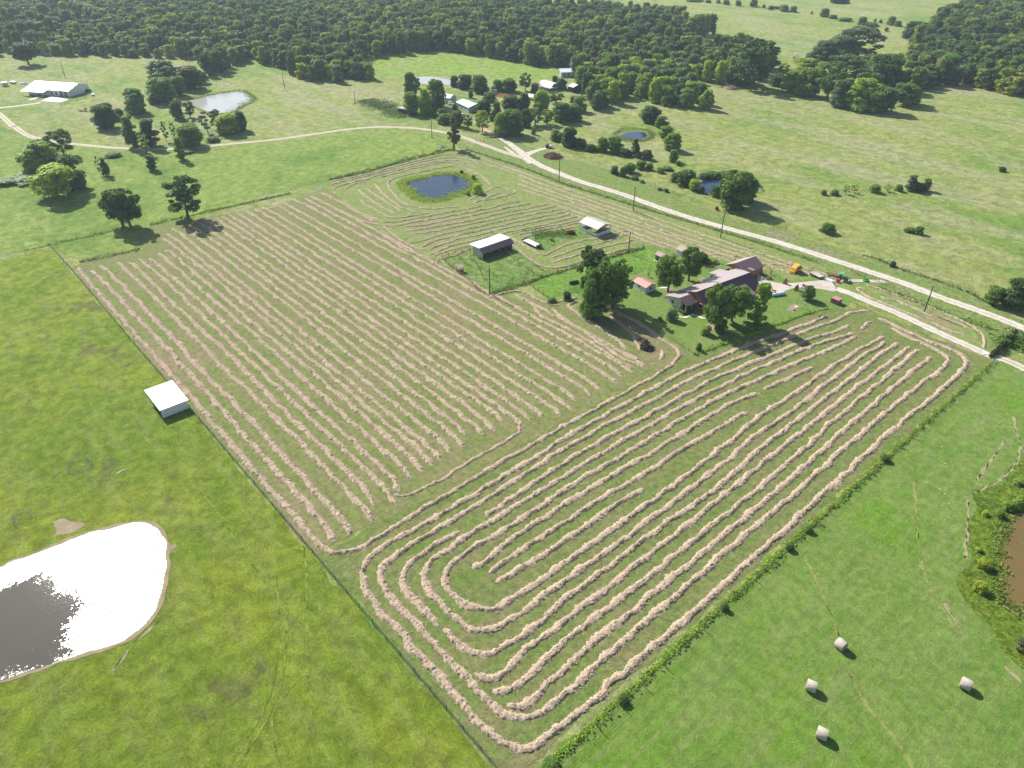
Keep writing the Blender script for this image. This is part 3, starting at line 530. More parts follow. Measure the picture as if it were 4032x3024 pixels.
fr = [
 ([(171.5,152), (169.5,140), (167.4,128.1), (165.2,117.6), (163.8,105), (163,95), (162.7,81), (162.6,67), (162.9,54.5), (164,32.6), (164.3,18.6), (164,9), (164.6,5), (167,2), (172,0.9), (184,0.8), (200,0.8), (206,1.0), (209.2,2.4), (210.2,6), (210.4,14), (210.4,40), (209.6,72), (209,90), (208.2,114), (208.5,131), (208.4,147), (208,153.5), (206,158), (202,159.2), (196,158.8), (190,159.6), (181,161)], 'outermost looping hay windrow of the front block, beside the overgrown fence row'),
 ([(176.9,163), (174.4,158.8), (174,149), (172,141), (170.3,128.3), (168.1,113.4), (166.4,99), (166,84), (165.3,65), (165.3,52), (166.6,29.4), (167.1,18), (167.1,11), (168,6.2), (170,4.3), (174,3.5), (190,3.9), (201,3.7), (205.5,5), (207.2,9), (207,18), (206,45), (205.5,68), (205.8,76), (205,87), (204.3,105), (204.1,125), (204.1,137), (204.7,147), (204,153.4), (202,155.3), (196,156.4), (186,158)], 'second looping hay windrow of the front block, inside the outermost loop'),
 ([(178,151), (177,143), (175,137), (172,116.5), (169.8,102), (169.4,87), (168.6,68), (168.6,49), (169.6,36), (170.2,28)], 'hay windrow on the house side of the front block, third from the crosswise track'),
 ([(170,21.7), (169.8,14), (170.8,9), (173,6.9), (176,6.2), (184.8,6.2)], 'short curved hay windrow third in at the left turn of the front block'),
 ([(181,148), (179.5,142), (177,133.7), (174.2,113), (172.8,98.6), (172,84), (171.9,70), (171.5,54), (172,32), (171.9,20), (172.5,14), (173.8,11), (176,9.6), (181,9.3), (187,9.4), (190.4,10.6), (191.6,14), (191.8,20), (191.5,30), (191.6,45), (191.1,58), (190.6,75), (189.4,90), (189.9,101.6), (189.2,113), (188.4,135), (188.9,150)], 'long looping hay windrow, the middle loop at the left turn of the front block'),
 ([(182.2,147), (181.5,138), (180,128.7), (177.1,109), (175.6,95), (174.9,80), (175.2,66), (174.6,52), (175.2,34), (175.1,21), (175.6,15.5), (177.2,12.9), (180.5,11.9), (184.5,12.1), (187.3,13.7), (188.4,17), (188.7,27), (188.6,40), (188.3,55), (188.1,70), (187.1,83), (186,96), (186.4,107), (185.9,118.5), (186,138), (187.1,152.3)], 'innermost complete loop of hay windrow in the front block'),
 ([(178.9,18), (179,22), (178.3,26), (177.8,31), (177.8,40), (178,51), (178.3,63), (178.6,76), (178.5,90), (179.2,99), (180.6,103.7)], 'hay windrow inside the innermost loop, nearest the house side'),
 ([(180.2,106), (181.6,114.5), (182.8,124)], 'short hay windrow in the gap left of the pick-up trees, front block middle'),
 ([(181.6,19.6), (181.4,23), (181.1,29), (181.3,36), (181,45), (182,59), (181.8,72), (182.6,82), (183.1,95)], 'hay windrow down the centre of the innermost loop'),
 ([(183.9,19.2), (184.3,23), (184.7,30), (184.6,40), (184.2,50), (184.7,57)], 'short hay windrow inside the innermost loop, nearest the camera'),
 ([(185.8,6.5), (190,6.5), (193.2,7.4), (194.8,9.7), (195.2,14), (195,20), (194.4,26), (194.4,34), (193.8,50), (194.5,65), (193.6,77), (192.6,93), (192.2,108), (191.4,130), (191.1,152)], 'hay windrow curving from the left turn, just outside the middle loop'),
 ([(195.6,5.2), (197.6,6), (198.8,8.8), (197.6,13), (197.3,20), (197.5,30), (197,50), (196.8,62), (196,80), (195.6,95), (194.6,125), (194,152.5)], 'hay windrow with a frayed hooked end, farthest of three from the overgrown fence'),
 ([(199.7,5.4), (201.5,7), (201.8,10), (200.7,15), (200.3,22), (200.7,32), (200,60), (200,75), (199,90), (197.6,115), (196.4,152.8)], 'hay windrow with a frayed hooked end, middle one of the three hooked rows'),
 ([(202.8,5.6), (204.4,7), (204.8,11), (203.9,16), (203.5,24), (203.4,40), (202.8,65), (202.8,78), (201.8,92), (200.6,120), (200,151.5)], 'hay windrow with a frayed hooked end, the hooked row nearest the overgrown fence row'),
 ([(180.9,158), (180.6,155), (181.2,151.5)], 'short wisp of hay at the field corner near the drive'),
]
for q, lab in fr: windrow(q, lab, 1.15, 0.46, 2, 'windrows of the front block')
bk = [
 (KD, [(0,455), (200,422), (420,372), (650,312), (900,242), (1150,182), (1300,160), (1480,175), (1640,205), (1900,290), (2212,405)]),
 (KD, [(0,490), (220,437), (470,378), (700,316), (1000,240), (1200,202), (1400,192), (1600,240), (1900,325), (2212,440)]),
 (KD, [(20,545), (100,503), (300,452), (480,402), (700,342), (950,282), (1200,232), (1400,222), (1620,275)]),
 (KD, [(165,540), (200,508), (350,452), (480,414)]),
 (KD, [(540,410), (700,370), (950,305), (1200,252), (1400,245), (1600,305)]),
 (KD, [(1740,490), (1650,390), (1500,318), (1350,288), (1200,308), (1000,350), (800,390), (660,432), (618,480), (680,572), (760,668), (840,715), (960,738), (1100,755), (1250,745), (1410,728)]),
 (KD, [(490,480), (560,570), (650,660), (780,745), (950,785)]),
 (KD, [(385,528), (520,620), (640,700), (780,780)]), (KD, [(300,540), (420,640), (560,740), (710,805)]),
 (KQ, [(-250,60), (-230,95), (-60,190), (0,220), (80,262), (150,277), (250,282), (380,255), (500,238), (600,215)]),
 (KQ, [(-500,70), (-330,190), (-170,260), (0,312), (60,330), (160,332), (300,310), (450,280), (600,255), (750,225), (900,195), (1100,165), (1269,128)]),
 (KQ, [(-520,180), (-300,290), (-130,350), (40,378), (120,382), (260,365), (400,335), (650,295), (800,268), (950,240), (1100,210), (1269,178), (1520,110), (1760,62)]),
 (KQ, [(280,395), (400,382), (500,382), (650,350), (800,315), (950,285), (1080,265), (1269,225), (1460,175), (1900,95)]),
 (KQ, [(285,445), (400,438), (470,430), (650,400), (800,370), (950,345), (1100,315), (1269,280), (1552,215), (2103,107)]),
 (KQ, [(390,482), (550,470), (700,445), (850,415), (1000,380), (1150,350), (1269,328), (1667,233), (2184,135)]),
 (KQ, [(275,530), (330,512)]),
 (KQ, [(350,595), (500,580), (560,545), (700,500), (850,468), (1020,432), (1150,405), (1269,378), (1667,279), (2275,170)]),
 (KQ, [(500,645), (560,630), (640,575), (760,540), (900,510), (1050,475), (1150,455), (1269,428), (1667,338), (2355,193)]),
 (KQ, [(590,690), (680,640), (800,595), (920,560), (1050,525), (1150,510), (1269,485), (1437,430), (1897,338), (2413,221)]),
 (KQ, [(600,740), (700,705), (780,665), (900,620), (1050,585), (1269,535), (1667,440), (2126,350), (2482,256)]),
 (KQ, [(640,755), (750,725), (850,685), (1000,650), (1110,622)]),
 (KQ, [(700,860), (690,830), (720,800), (760,790), (900,760), (1000,710), (1150,655)]),
 (KQ, [(-100,470), (0,480), (150,560), (300,680), (420,720), (540,755), (610,790)][1:]),
 (KD, [(1510,660), (1650,590), (1780,522), (1870,520), (1960,545)]), (KD, [(1560,690), (1700,640), (1850,570)]), (KD, [(1660,665), (1900,620), (2030,575), (1990,550)]),
 (KQ, [(20,385), (120,460), (250,560), (370,635), (450,660), (590,685)]),
 (KF, [(850,335), (1200,262), (1500,212), (1680,170)]), (KF, [(940,342), (1100,312), (1400,260), (1620,207)]), (KF, [(980,378), (1200,322), (1620,247)]),
 (KF, [(870,382), (970,440), (1100,522), (1180,562), (1250,565), (1320,520), (1500,440), (1700,402), (1950,360), (2030,312), (2150,295)]),
 (KF, [(1300,597), (1450,542), (1600,492), (1900,422), (2150,332)]), (KF, [(1310,645), (1500,592), (1750,522), (1900,470), (2212,400)]),
 (KF, [(870,450), (960,520), (1050,592), (1200,690), (1350,710), (1500,682), (1640,632)]), (KF, [(1850,572), (2000,530), (2212,482)]),
]
for k, (c, q) in enumerate(bk):
    windrow(crs(c, q), 'thin back-block hay windrow, %s counting forward from the back fence' % ORD[min(k, 31)], 0.8, 0.34, 2, 'thin windrows of the back block')
# rows parallel to the road
rr = [(8, 168.5, 165, 176), (22, 165.6, 158, 172.4), (26, 162.2, 150, 168.6), (30, 158.8, 143, 164.9), (36, 155.8, 140, 161.6), (55, 153.6, 118, 156.6), (66, 151.3, 112, 153.6)]
for k, (u0, v0, u1, v1) in enumerate(rr):
    pts = [(u0+(u1-u0)*t/8, v0+(v1-v0)*t/8 + 0.35*math.sin(t*1.9+k) + 0.8*math.sin(math.pi*t/8)*(-1 if k < 3 else 0.3)) for t in range(9)]
    windrow(pts, 'hay windrow parallel to the gravel road, %s row in from the road' % ORD[k], 0.95, 0.36, 2, 'windrows along the road')
for k, (c, q) in enumerate([(KC, [(860,185), (800,182), (850,232), (1000,302), (1200,382), (1350,442)]), (KC, [(880,152), (1000,192), (1250,272), (1500,372), (1750,482), (1850,560), (1885,620), (1870,690)]),
     (KC, [(1000,252), (1200,310), (1400,402), (1600,462), (1750,520)]), (KC, [(1430,468), (1550,535), (1700,582)]), (KY, [(-100,400), (300,410), (540,410)]), (KS, [(900,245), (1200,290), (1500,320)])]):
    windrow(crs(c, q), ['hay windrow along the drive inside the strip between drive and road', 'hay windrow round the road side of the strip between drive and road', 'hay windrow down the middle of the strip between drive and road', 'short hay windrow beside the drive near the pole shadow', 'hay windrow leading up to the yellow baler', 'hay windrow passing behind the garage'][k], 0.85, 0.34, 2, 'windrows by the drive')

# ---------------------------------------------------------------- trees
def leaf_cards(C, Nrm, size, rg):
    n = len(C); a = rg.randn(n, 3); a -= (a*Nrm).sum(1)[:, None]*Nrm; a /= np.linalg.norm(a, axis=1)[:, None]+1e-9; b = np.cross(Nrm, a)
    s = size*(0.6+0.8*rg.rand(n))[:, None]; a *= s*0.5; b *= s*0.5*0.8
    V = np.stack([C-a-b, C+a-b*0.6, C+a*0.8+b, C-a*0.7+b*1.1], 1).reshape(-1, 3)
    return V, np.arange(n*4).reshape(-1, 4)
SHAPES = {  # typical width, height, crown start, lobes, lobe radius, leaf count, leaf size, openness
 'broad': (9, 11, 0.02, 34, (0.13,0.21), 6000, 0.55, 0.75), 'oak': (10, 11, 0.24, 32, (0.10,0.17), 5000, 0.50, 0.95),
 'open': (8, 12, 0.2, 26, (0.09,0.15), 3200, 0.45, 1.0), 'sparse': (5, 9, 0.2, 13, (0.08,0.14), 900, 0.40, 1.0),
 'bush': (5, 4, 0.0, 18, (0.15,0.25), 2200, 0.38, 0.7), 'column': (4, 9, 0.04, 20, (0.16,0.24), 2600, 0.42, 0.7),
 'cedar': (5, 14, 0.2, 26, (0.12,0.2), 2600, 0.40, 0.9), 'round': (5, 5.5, 0.14, 20, (0.16,0.24), 3000, 0.36, 0.7), 'wood': (9, 11, 0.0, 24, (0.11,0.22), 2200, 0.75, 0.7)}
PROTO = {}
def proto(kind, seed):
    if (kind, seed) in PROTO: return PROTO[(kind, seed)]
    W, Hh, cb, K, lr, n, ls, opn = SHAPES[kind]; rg = np.random.RandomState(hash(kind) % 1000 if False else sum(map(ord, kind))*7+seed*131)
    z0 = cb*Hh; ax = np.array([W/2, W/2, (Hh-z0)/2]); cen = np.array([0, 0, (Hh+z0)/2])
    r = (lr[0]*0.8 + (lr[1]*1.15-lr[0]*0.8)*rg.rand(K)**1.3)*W
    t = (np.arange(K)+rg.rand(K))/K; th = np.arange(K)*2.39996 + rg.rand(K)*0.9
    prof = {'oak': 0.75+0.5*t-0.75*t**4, 'open': 0.7+0.6*t-0.85*t**4, 'cedar': 1.0-0.75*t, 'bush': 0.95-0.7*t**1.6, 'column': 0.75+0.3*t-0.75*t**2}.get(kind, 0.66+0.75*t-1.05*t**2.4)
    rad_ = (W/2 - r*0.8)*prof*np.where(rg.rand(K) < 0.75, 0.75+0.3*rg.rand(K), rg.rand(K)*0.7)
    r *= 1+0.0*t; Cn = np.c_[rad_*np.cos(th), rad_*np.sin(th), z0 + t*(Hh-z0)]
    if kind == 'cedar': r *= (1.15-0.6*t)
    Cn[:, 2] = np.minimum(np.maximum(Cn[:, 2], z0 + r*0.7), Hh - r*0.85)
    wts = r**2; wts /= wts.sum(); li = rg.choice(K, n, p=wts)
    dr = rg.randn(n, 3); dr /= np.linalg.norm(dr, axis=1)[:, None]
    dr[:, 2] = np.where(rg.rand(n) < 0.45, np.abs(dr[:, 2]), dr[:, 2])
    rad = r[li]*(0.62 + 0.45*rg.rand(n)**0.6) * (1+0.12*np.sin(dr[:, 0]*7+li)*np.cos(dr[:, 1]*6+li))
    sq = np.array([1, 1, 0.8]); P_ = Cn[li] + dr*rad[:, None]*sq
    nr = dr + rg.randn(n, 3)*0.55 + np.array([0, 0, 0.25]); nr /= np.linalg.norm(nr, axis=1)[:, None]
    V, F = leaf_cards(P_, nr, ls, rg)
    V[:, 2] = np.maximum(V[:, 2], 0.0)
    V = V/np.array([W, W, Hh])
    crown = mesh_np('crown_'+kind, V, F, 4, [M['leaf']])
    mb = MB(); tr = {'broad':0.30,'oak':0.34,'open':0.26,'sparse':0.14,'bush':0.09,'column':0.13,'cedar':0.32,'round':0.14,'wood':0.28}[kind]
    lean = rg.randn(2)*0.25; zt = z0 + (Hh-z0)*(0.75 if kind in ('cedar','column') else 0.45)
    mb.tube([(0,0,-0.1), (lean[0]*0.3, lean[1]*0.3, z0*0.5+0.4), (lean[0], lean[1], zt)], [tr*1.3, tr, tr*0.35], 7)
    for k in range(min(9 if kind in ('oak','open','sparse') else 5, K)):
        a = Vector((lean[0]*0.5, lean[1]*0.5, z0*0.75 + (zt-z0*0.75)*0.5*rg.rand())); b = Vector(Cn[k])
        mb.tube([a, a.lerp(b, 0.5) + Vector((0,0,-0.2)), b], [tr*0.5, tr*0.33, tr*0.12], 5)
    me = bpy.data.meshes.new('trunk_'+kind); me.from_pydata([(x/W, y/W, z/Hh) for x, y, z in mb.v], [], mb.f); me.materials.append(M['bark']); me.update()
    PROTO[(kind, seed)] = (crown, me); return PROTO[(kind, seed)]
COL = {'Y': (0.30,0.42,0.07), 'd': (0.070,0.125,0.032), 'm': (0.11,0.19,0.036), 'y': (0.28,0.35,0.035), 'g': (0.12,0.17,0.08), 'l': (0.18,0.27,0.04), 'b': (0.12,0.11,0.055), 'h': (0.035,0.065,0.018)}
tc_ = [0]
NM = {'broad': 'broadleaf_tree', 'oak': 'oak_tree', 'open': 'oak_tree', 'sparse': 'spindly_tree', 'bush': 'bush', 'column': 'columnar_tree', 'cedar': 'cedar_tree', 'round': 'round_tree', 'wood': 'broadleaf_tree'}
def tree(xy, h, w, kind, col, label, group=None, far=False):
    k = tc_[0]; tc_[0] += 1; sd = k % 3
    cm, tm = proto(kind, sd)
    t = thing(NM[kind], label, 'bush' if kind == 'bush' else 'tree', (xy[0], xy[1], 0), rnd.uniform(0, 6.28), group)
    j = rnd.uniform(0.85, 1.18); c = COL[col]
    o = link(bpy.data.objects.new('crown', cm)); o.parent = t; o.scale = (w, w, h); j *= 1.2; o.color = (c[0]*j, c[1]*j*rnd.uniform(0.95,1.05), c[2]*j, 1)
    if not (kind == 'bush' and w < 4):
        o = link(bpy.data.objects.new('trunk', tm)); o.parent = t; o.scale = (w, w, h)
    return t
def T(c, x, yb, yt, wpx, kind, col, label, group=None):
    xy, h, w_ = meas(c, x, yb, yt, wpx); w_ *= 1.18 if kind in ('broad','open','round','bush') else 1.0; h *= 1.05; return tree(xy, h, w_, kind, col, label, group)

T(K1,230,512,338,165,'oak','d','lone round dark tree in the open at the far left edge of the wood')
T(K1,1310,690,492,205,'broad','d','dark flat-topped tree at the back of the clump beyond the west pond')
T(K1,1350,700,530,110,'open','g','grey-green tree inside the clump west of the pond')
T(K1,1510,702,532,170,'broad','d','dark tree between the pond clump and the hedgerow trees'); T(K1,1600,660,570,90,'bush','d','low dark bush touching the tree nearest the hedgerow end')
T(K1,1290,803,622,190,'broad','m','large dense tree left of the west pond'); T(K1,1425,757,610,110,'broad','m','narrow tree close by the upper left bank of the west pond')
T(K1,1085,892,708,145,'broad','m','solitary leaning tree between the white barn and the west pond'); T(K1,1220,825,760,50,'bush','d','small dark bush at the foot of the large tree left of the west pond')
T(K1,855,1010,828,160,'broad','d','big dark bush-like tree standing in front of the white barn pasture'); T(K1,950,948,860,75,'bush','d','dark bush stuck to the right of the big dark tree')
T(K5,1060,255,12,125,'column','m','tall bushy tree just above the farm lane, left of a pair'); T(K5,1205,252,42,150,'column','d','tall dark tree just above the farm lane, right of a pair')
T(K5,1150,200,100,70,'sparse','m','thin tree leaning between the pair above the farm lane')
T(K1,1410,937,802,82,'bush','d','dense small tree at the lower left corner of the west pond'); T(K1,1510,932,808,80,'open','m','airy small tree at the lower bank of the west pond')
T(K5,1320,217,60,60,'sparse','m','spindly tree above the farm lane, left one of two thin ones'); T(K5,1385,200,60,50,'sparse','m','spindly tree above the farm lane, right one of two thin ones')
T(K5,1520,248,85,175,'broad','l','broad yellowish green tree directly above the farm lane below the pond'); T(K5,1650,158,-20,110,'sparse','g','tall airy tree right of the broad tree above the farm lane')
T(K5,1730,120,-30,90,'open','d','dark slender tree in front of the west pond bank'); T(K5,1820,150,0,160,'broad','y','bright yellow-green tree below the west pond'); T(K5,1910,130,-15,100,'broad','d','dark tree half behind the bright yellow-green one below the pond')
T(K5,1690,215,180,90,'bush','d','low dark bush by the farm lane bend'); T(K5,1480,310,290,90,'bush','m','low scrub below the farm lane'); T(K5,900,335,305,100,'bush','m','low scrub mound south of the farm lane')
T(K5,510,332,128,150,'open','d','tall dark tree just below the lane at the far left'); T(K5,365,300,190,110,'open','m','small open tree astride the lane at the far left')
T(K5,340,445,225,230,'broad','l','wide yellow-green tree below the lane at the far left'); T(K5,600,585,325,150,'broad','g','grey-green tree behind the round yellow-green tree')
T(K5,470,655,408,270,'round','y','big round yellow-green tree with a long shadow at the left'); T(K5,430,440,350,100,'bush','d','dark bush between the left lane trees')
T(K5,845,485,348,62,'column','d','small dark upright tree in the left meadow'); T(K5,800,485,330,40,'sparse','g','bare leaning sapling beside the small dark upright tree')
T(K5,1210,442,325,85,'column','d','small dark tree below the farm lane with a double head'); T(K5,1160,320,150,90,'sparse','l','thin pale tree at the lane above the double-headed one'); T(K5,1440,362,185,85,'column','m','leaning vine-covered tree below the farm lane')
T(K5,975,882,600,215,'oak','d','left one of the twin spreading oaks by the back fence of the field'); T(K5,1035,900,612,230,'oak','d','right one of the twin spreading oaks by the back fence of the field')
T(K5,1490,820,505,240,'open','d','open spreading oak at the back fence, right of the twin oaks')
T(KM,590,912,500,180,'cedar','b','tall brown-green pointed tree at the corner of field and lane')
T(K5,250,515,470,260,'bush','m','long low scrub on the left edge of the meadow'); T(K5,60,540,500,200,'bush','m','low scrub at the very left edge of the meadow')
T(KD,1600,580,485,110,'bush','y','yellow-green bush on the right bank of the middle pond'); T(KD,1500,605,570,45,'bush','l','tiny bush on the lower right bank of the middle pond'); T(KD,1560,430,385,50,'bush','l','small bush on the upper right bank of the middle pond'); T(KD,1430,365,335,40,'bush','d','tiny dark bush at the top of the middle pond')
lst = [(60,255,-30,150,'broad','m'),(130,150,30,90,'broad','l'),(245,470,170,150,'broad','l'),(370,385,60,230,'broad','m'),(70,470,210,180,'broad','l'),(190,400,260,120,'open','l'),(600,130,0,95,'broad','d'),(730,152,-10,185,'broad','d'),(920,195,-10,215,'broad','m'),(1130,180,50,130,'broad','m'),(1280,190,40,185,'broad','m'),(1480,180,-30,130,'open','d'),(800,270,178,60,'bush','m'),(1030,312,200,155,'bush','m'),(960,470,305,175,'broad','d'),(1120,500,330,110,'broad','m'),(1290,425,250,205,'broad','d'),(1460,410,222,150,'broad','d'),(945,695,440,160,'open','y'),(640,622,440,140,'broad','m'),(770,655,490,110,'open','d'),(1310,725,430,270,'broad','m'),(1180,745,470,160,'broad','l'),(1490,632,420,130,'broad','d'),(1600,610,400,170,'open','m'),(1750,605,440,160,'open','l'),(1930,562,340,220,'broad','m'),(2090,555,370,180,'broad','m'),(1680,425,190,180,'broad','l'),(1860,335,200,180,'open','m'),(2150,440,260,170,'broad','l'),(1580,725,640,55,'bush','m'),(1850,795,680,130,'broad','m'),(2030,872,650,180,'broad','d'),(2160,885,780,130,'bush','d'),(610,412,350,60,'bush','d'),(450,535,410,120,'bush','m'),(320,500,420,140,'bush','m'),(490,585,470,180,'bush','m'),(1600,200,90,95,'broad','g'),(1850,70,0,75,'bush','d'),(1930,160,30,130,'broad','g'),(1070,560,490,60,'bush','d'),(1740,300,230,100,'bush','d'),(2090,330,250,110,'bush','d'),(980,230,150,90,'column','d')]
nr = ['beside the stock shelter','left of the long white-roofed house','by the pale pond','along the dirt track','between the house and the orange pond','beside the small lane fork','near the arched white-roofed cabin','above the blue pond hedge']
kd = {'broad': 'bushy', 'open': 'loose-crowned', 'bush': 'low', 'column': 'upright'}; cn = {'d': 'dark green', 'm': 'mid green', 'l': 'light green', 'y': 'yellow-green', 'g': 'grey-green'}
def near(x, y):
    if x < 500: return nr[0] if x < 300 else nr[1]
    if y < 200 and x < 1000: return nr[2]
    if x < 1000: return nr[3] if y > 350 else nr[4]
    if x < 1550: return nr[4] if y < 330 else nr[5]
    return nr[6] if y < 480 else nr[7]
for k, (x, yb, yt, w_, kk, cc) in enumerate(lst):
    T(KM,x,yb,yt,w_,kk,cc,'%s %s %s %s%s' % (kd[kk], cn[cc], 'tree' if kk != 'bush' else 'shrub', near(x, yb), ', broad' if w_ > 150 else ''), 'trees round the neighbouring homestead')
for k, (x, yb, yt, w_, kk, cc) in enumerate([(180,272,200,90,'bush','d'),(250,292,240,80,'bush','d'),(340,292,190,95,'broad','l'),(435,300,182,125,'broad','m'),(520,330,275,90,'bush','d'),(600,330,198,78,'column','g'),(700,357,288,85,'bush','d'),(640,345,300,70,'bush','d'),(80,245,115,115,'broad','d'),(10,215,150,70,'bush','m')]):
    T(K7,x,yb,yt,w_,kk,cc,'%s %s in the hedgerow below the small round blue pond' % (cn[cc], 'tree' if kk != 'bush' else 'shrub'), 'hedgerow below the small blue pond')
for k, (x, yb, yt, w_, kk, cc) in enumerate([(730,60,-60,150,'broad','d'),(810,102,20,95,'broad','m'),(840,182,98,95,'broad','l'),(895,282,150,130,'broad','l'),(905,375,285,70,'bush','m'),(945,405,370,40,'bush','m'),(690,30,-40,100,'bush','m'),(860,130,90,50,'bush','d')]):
    T(K7,x,yb,yt,w_,kk,cc,'%s %s in the line right of the small round blue pond' % (cn[cc], 'tree' if kk != 'bush' else 'shrub'), 'tree line right of the small blue pond')
for k, (x, yb, yt, w_, kk, cc) in enumerate([(440,472,412,65,'bush','d'),(510,492,420,60,'bush','d'),(560,462,390,95,'bush','m'),(650,432,372,85,'bush','m'),(720,440,390,55,'bush','m'),(800,462,420,60,'bush','l'),(860,440,415,90,'bush','m'),(660,540,520,40,'bush','m'),(800,600,585,40,'bush','d'),(850,615,590,40,'bush','d'),(600,515,490,60,'bush','m')]):
    T(K7,x,yb,yt,w_,kk,cc,'%s scrub bush on the slope between the two small ponds and the road' % cn[cc], 'scrub between ponds and road')
T(K7,1005,562,448,150,'bush','d','dark clump left of the tree-shaded pond'); T(K7,930,532,468,90,'bush','d','low dark clump at the upper left of the tree-shaded pond'); T(K7,1070,602,520,75,'round','y','small bright yellow-green tree on the left bank of the tree-shaded pond')
T(K7,1130,622,572,40,'bush','d','little dark bush at the shaded pond edge'); T(K7,1200,645,560,55,'sparse','m','thin willow on the near bank of the shaded pond'); T(K7,1240,652,570,60,'bush','m','bush on the near bank of the shaded pond'); T(K7,1280,642,490,45,'column','m','slim tree beside the big dark tree at the shaded pond')
T(K7,1385,742,462,225,'broad','m','big dark tree standing over the shaded pond'); T(K7,1480,690,505,150,'broad','m','lower right half-crown tree beside the big tree over the shaded pond'); T(K7,1250,757,732,28,'bush','d','tiny dark bush in the strip beside the road')
for x, yb, yt, w_ in [(1220,500,462,120),(1330,492,462,140),(1150,510,470,80),(1450,500,470,110),(1540,560,520,80)]: T(K7,x,yb,yt,w_,'bush','d','dark reeds and brush on the back bank of the shaded pond','brush on the back bank of the shaded pond')
for x, yb, yt, w_, kk, cc in [(1310,602,488,95,'column','g'),(1375,607,545,95,'bush','d'),(1430,602,512,75,'column','m'),(1215,607,555,55,'bush','l'),(1130,612,560,60,'sparse','m'),(1030,617,558,72,'bush','m'),(800,632,560,60,'sparse','l'),(865,622,560,65,'sparse','m'),(710,637,602,62,'bush','m'),(625,637,600,42,'bush','m')]:
    T(K8,x,yb,yt,w_,kk,cc,'%s %s in the short row across the right meadow' % (cn[cc], 'bush' if kk == 'bush' else 'small tree'), 'short row of trees across the right meadow')
T(K8,1375,947,888,62,'bush','m','small dark bush in the right meadow near the road fence'); T(K8,1310,932,900,75,'bush','m','low shrub left of the small dark bush in the right meadow'); T(K8,650,935,865,105,'bush','m','scrubby mound in the right meadow with a brown top'); T(K8,2035,452,418,52,'bush','d','single small bush at the far right of the meadow')
for x, yb, yt, w_ in [(630,132,68,62),(310,92,40,50),(385,97,50,50),(210,77,45,40),(60,55,-5,42),(530,112,90,24),(700,147,118,55),(800,167,140,90),(930,197,135,62),(1030,177,150,22),(1075,182,155,28),(1160,197,133,58),(1210,207,165,48),(1000,207,180,90),(1120,247,218,36),(250,70,50,50),(150,62,35,30)]:
    T(K4,x,yb,yt,w_,'bush' if w_ > 45 else 'column','m','small hedge tree on the far fence line at the upper right','far fence line trees')
T(K4,735,24,-25,95,'broad','d','dark tree alone at the top edge of the far meadow'); T(K4,795,27,-5,60,'bush','d','smaller dark tree beside the lone one at the top edge')
for x, yb, yt, w_ in [(1585,22,0,42),(1665,27,0,32),(1725,37,0,46),(1820,47,3,42),(2080,77,48,38),(2180,87,38,62),(1470,10,-15,120),(1950,50,0,40)]: T(K3,x,yb,yt,w_,'bush','m','small round tree on the upper fence line of the far meadow','upper fence line trees')
for x, yb, yt, w_, kk, cc in [(1300,305,220,85,'broad','d'),(1350,245,172,125,'broad','d'),(1410,255,185,70,'broad','d')]: T(K4,x,yb,yt,w_,kk,cc,'dark bushy tree beside the pale rocky outcrop, %s one' % {1300: 'nearest', 1350: 'widest', 1410: 'rightmost'}[x])
for x, yb, yt, w_, kk, cc in [(1255,835,665,155,'round','m'),(1310,820,690,110,'broad','m'),(1060,885,690,190,'broad','d'),(930,870,632,230,'broad','l'),(740,845,640,130,'broad','g'),(800,850,690,110,'bush','l'),(650,790,512,190,'open','m'),(480,755,545,165,'broad','l'),(350,725,555,130,'broad','l'),(300,600,505,75,'open','l'),(780,640,440,240,'open','d'),(1080,705,440,245,'broad','d'),(620,490,328,170,'broad','g'),(880,475,222,260,'open','g'),(760,480,280,200,'broad','g'),(500,560,462,180,'broad','y'),(590,700,500,130,'open','l'),(1340,545,368,160,'sparse','g'),(1500,590,402,200,'open','m'),(1370,685,560,200,'broad','m'),(1590,620,430,140,'broad','m'),(260,680,590,110,'bush','d'),(1180,600,500,130,'open','l'),(400,500,440,60,'sparse','g'),(520,480,420,80,'bush','g'),(1000,560,440,190,'broad','d')]:
    T(K4,x,yb,yt,w_,kk,cc,'%s %s tree %s of the right-hand grove' % (cn[cc], kd.get(kk, 'thin' if kk == 'sparse' else 'rounded'), 'on the near side' if yb > 700 else 'in the middle' if yb > 560 else 'on the far side'), 'grove between the two meadows')
for x, yb, yt, w_, kk, cc in [(2,700,330,260,'open','d')]: T(K4,x+60,yb,yt,w_,kk,cc,'tall tree with a pale bare trunk at the right tip of the central wood')
# yard trees
T(KG,940,950,560,330,'open','m','tall leaning tree with drooping low foliage left of the pink-roofed shed'); T(KG,1150,785,125,560,'oak','m','largest yard tree, wide crown beside the pink-roofed shed'); T(KG,840,640,-60,400,'open','d','grey-green tree in the green paddock behind the largest yard tree')
T(KG,830,900,255,330,'broad','m','dense tree on the left side of the yard tree group')
T(KS,632,690,335,330,'oak','m','round shade tree behind the stone wing of the house'); T(KS,860,570,235,270,'oak','m','shade tree between the long shed and the house')
T(KS,1150,1095,655,330,'oak','m','front yard tree with two trunks hiding the house front'); T(KS,1330,1010,640,320,'oak','m','right-hand crown of the front yard tree group')
T(KS,1605,1030,600,230,'column','l','bright green upright tree at the front corner of the house'); T(KS,1215,1130,990,110,'bush','d','dark bush at the foot of the front yard tree')
T(KS,1050,1150,1060,112,'bush','l','light green shrub on the front lawn'); T(KS,968,1325,1250,62,'bush','m','small shrub near the lower corner of the lawn'); T(KS,680,995,882,115,'bush','g','grey-green shrub beside the box hedge'); T(KS,1005,375,278,125,'bush','d','very dark ivy-like bush against the long shed')
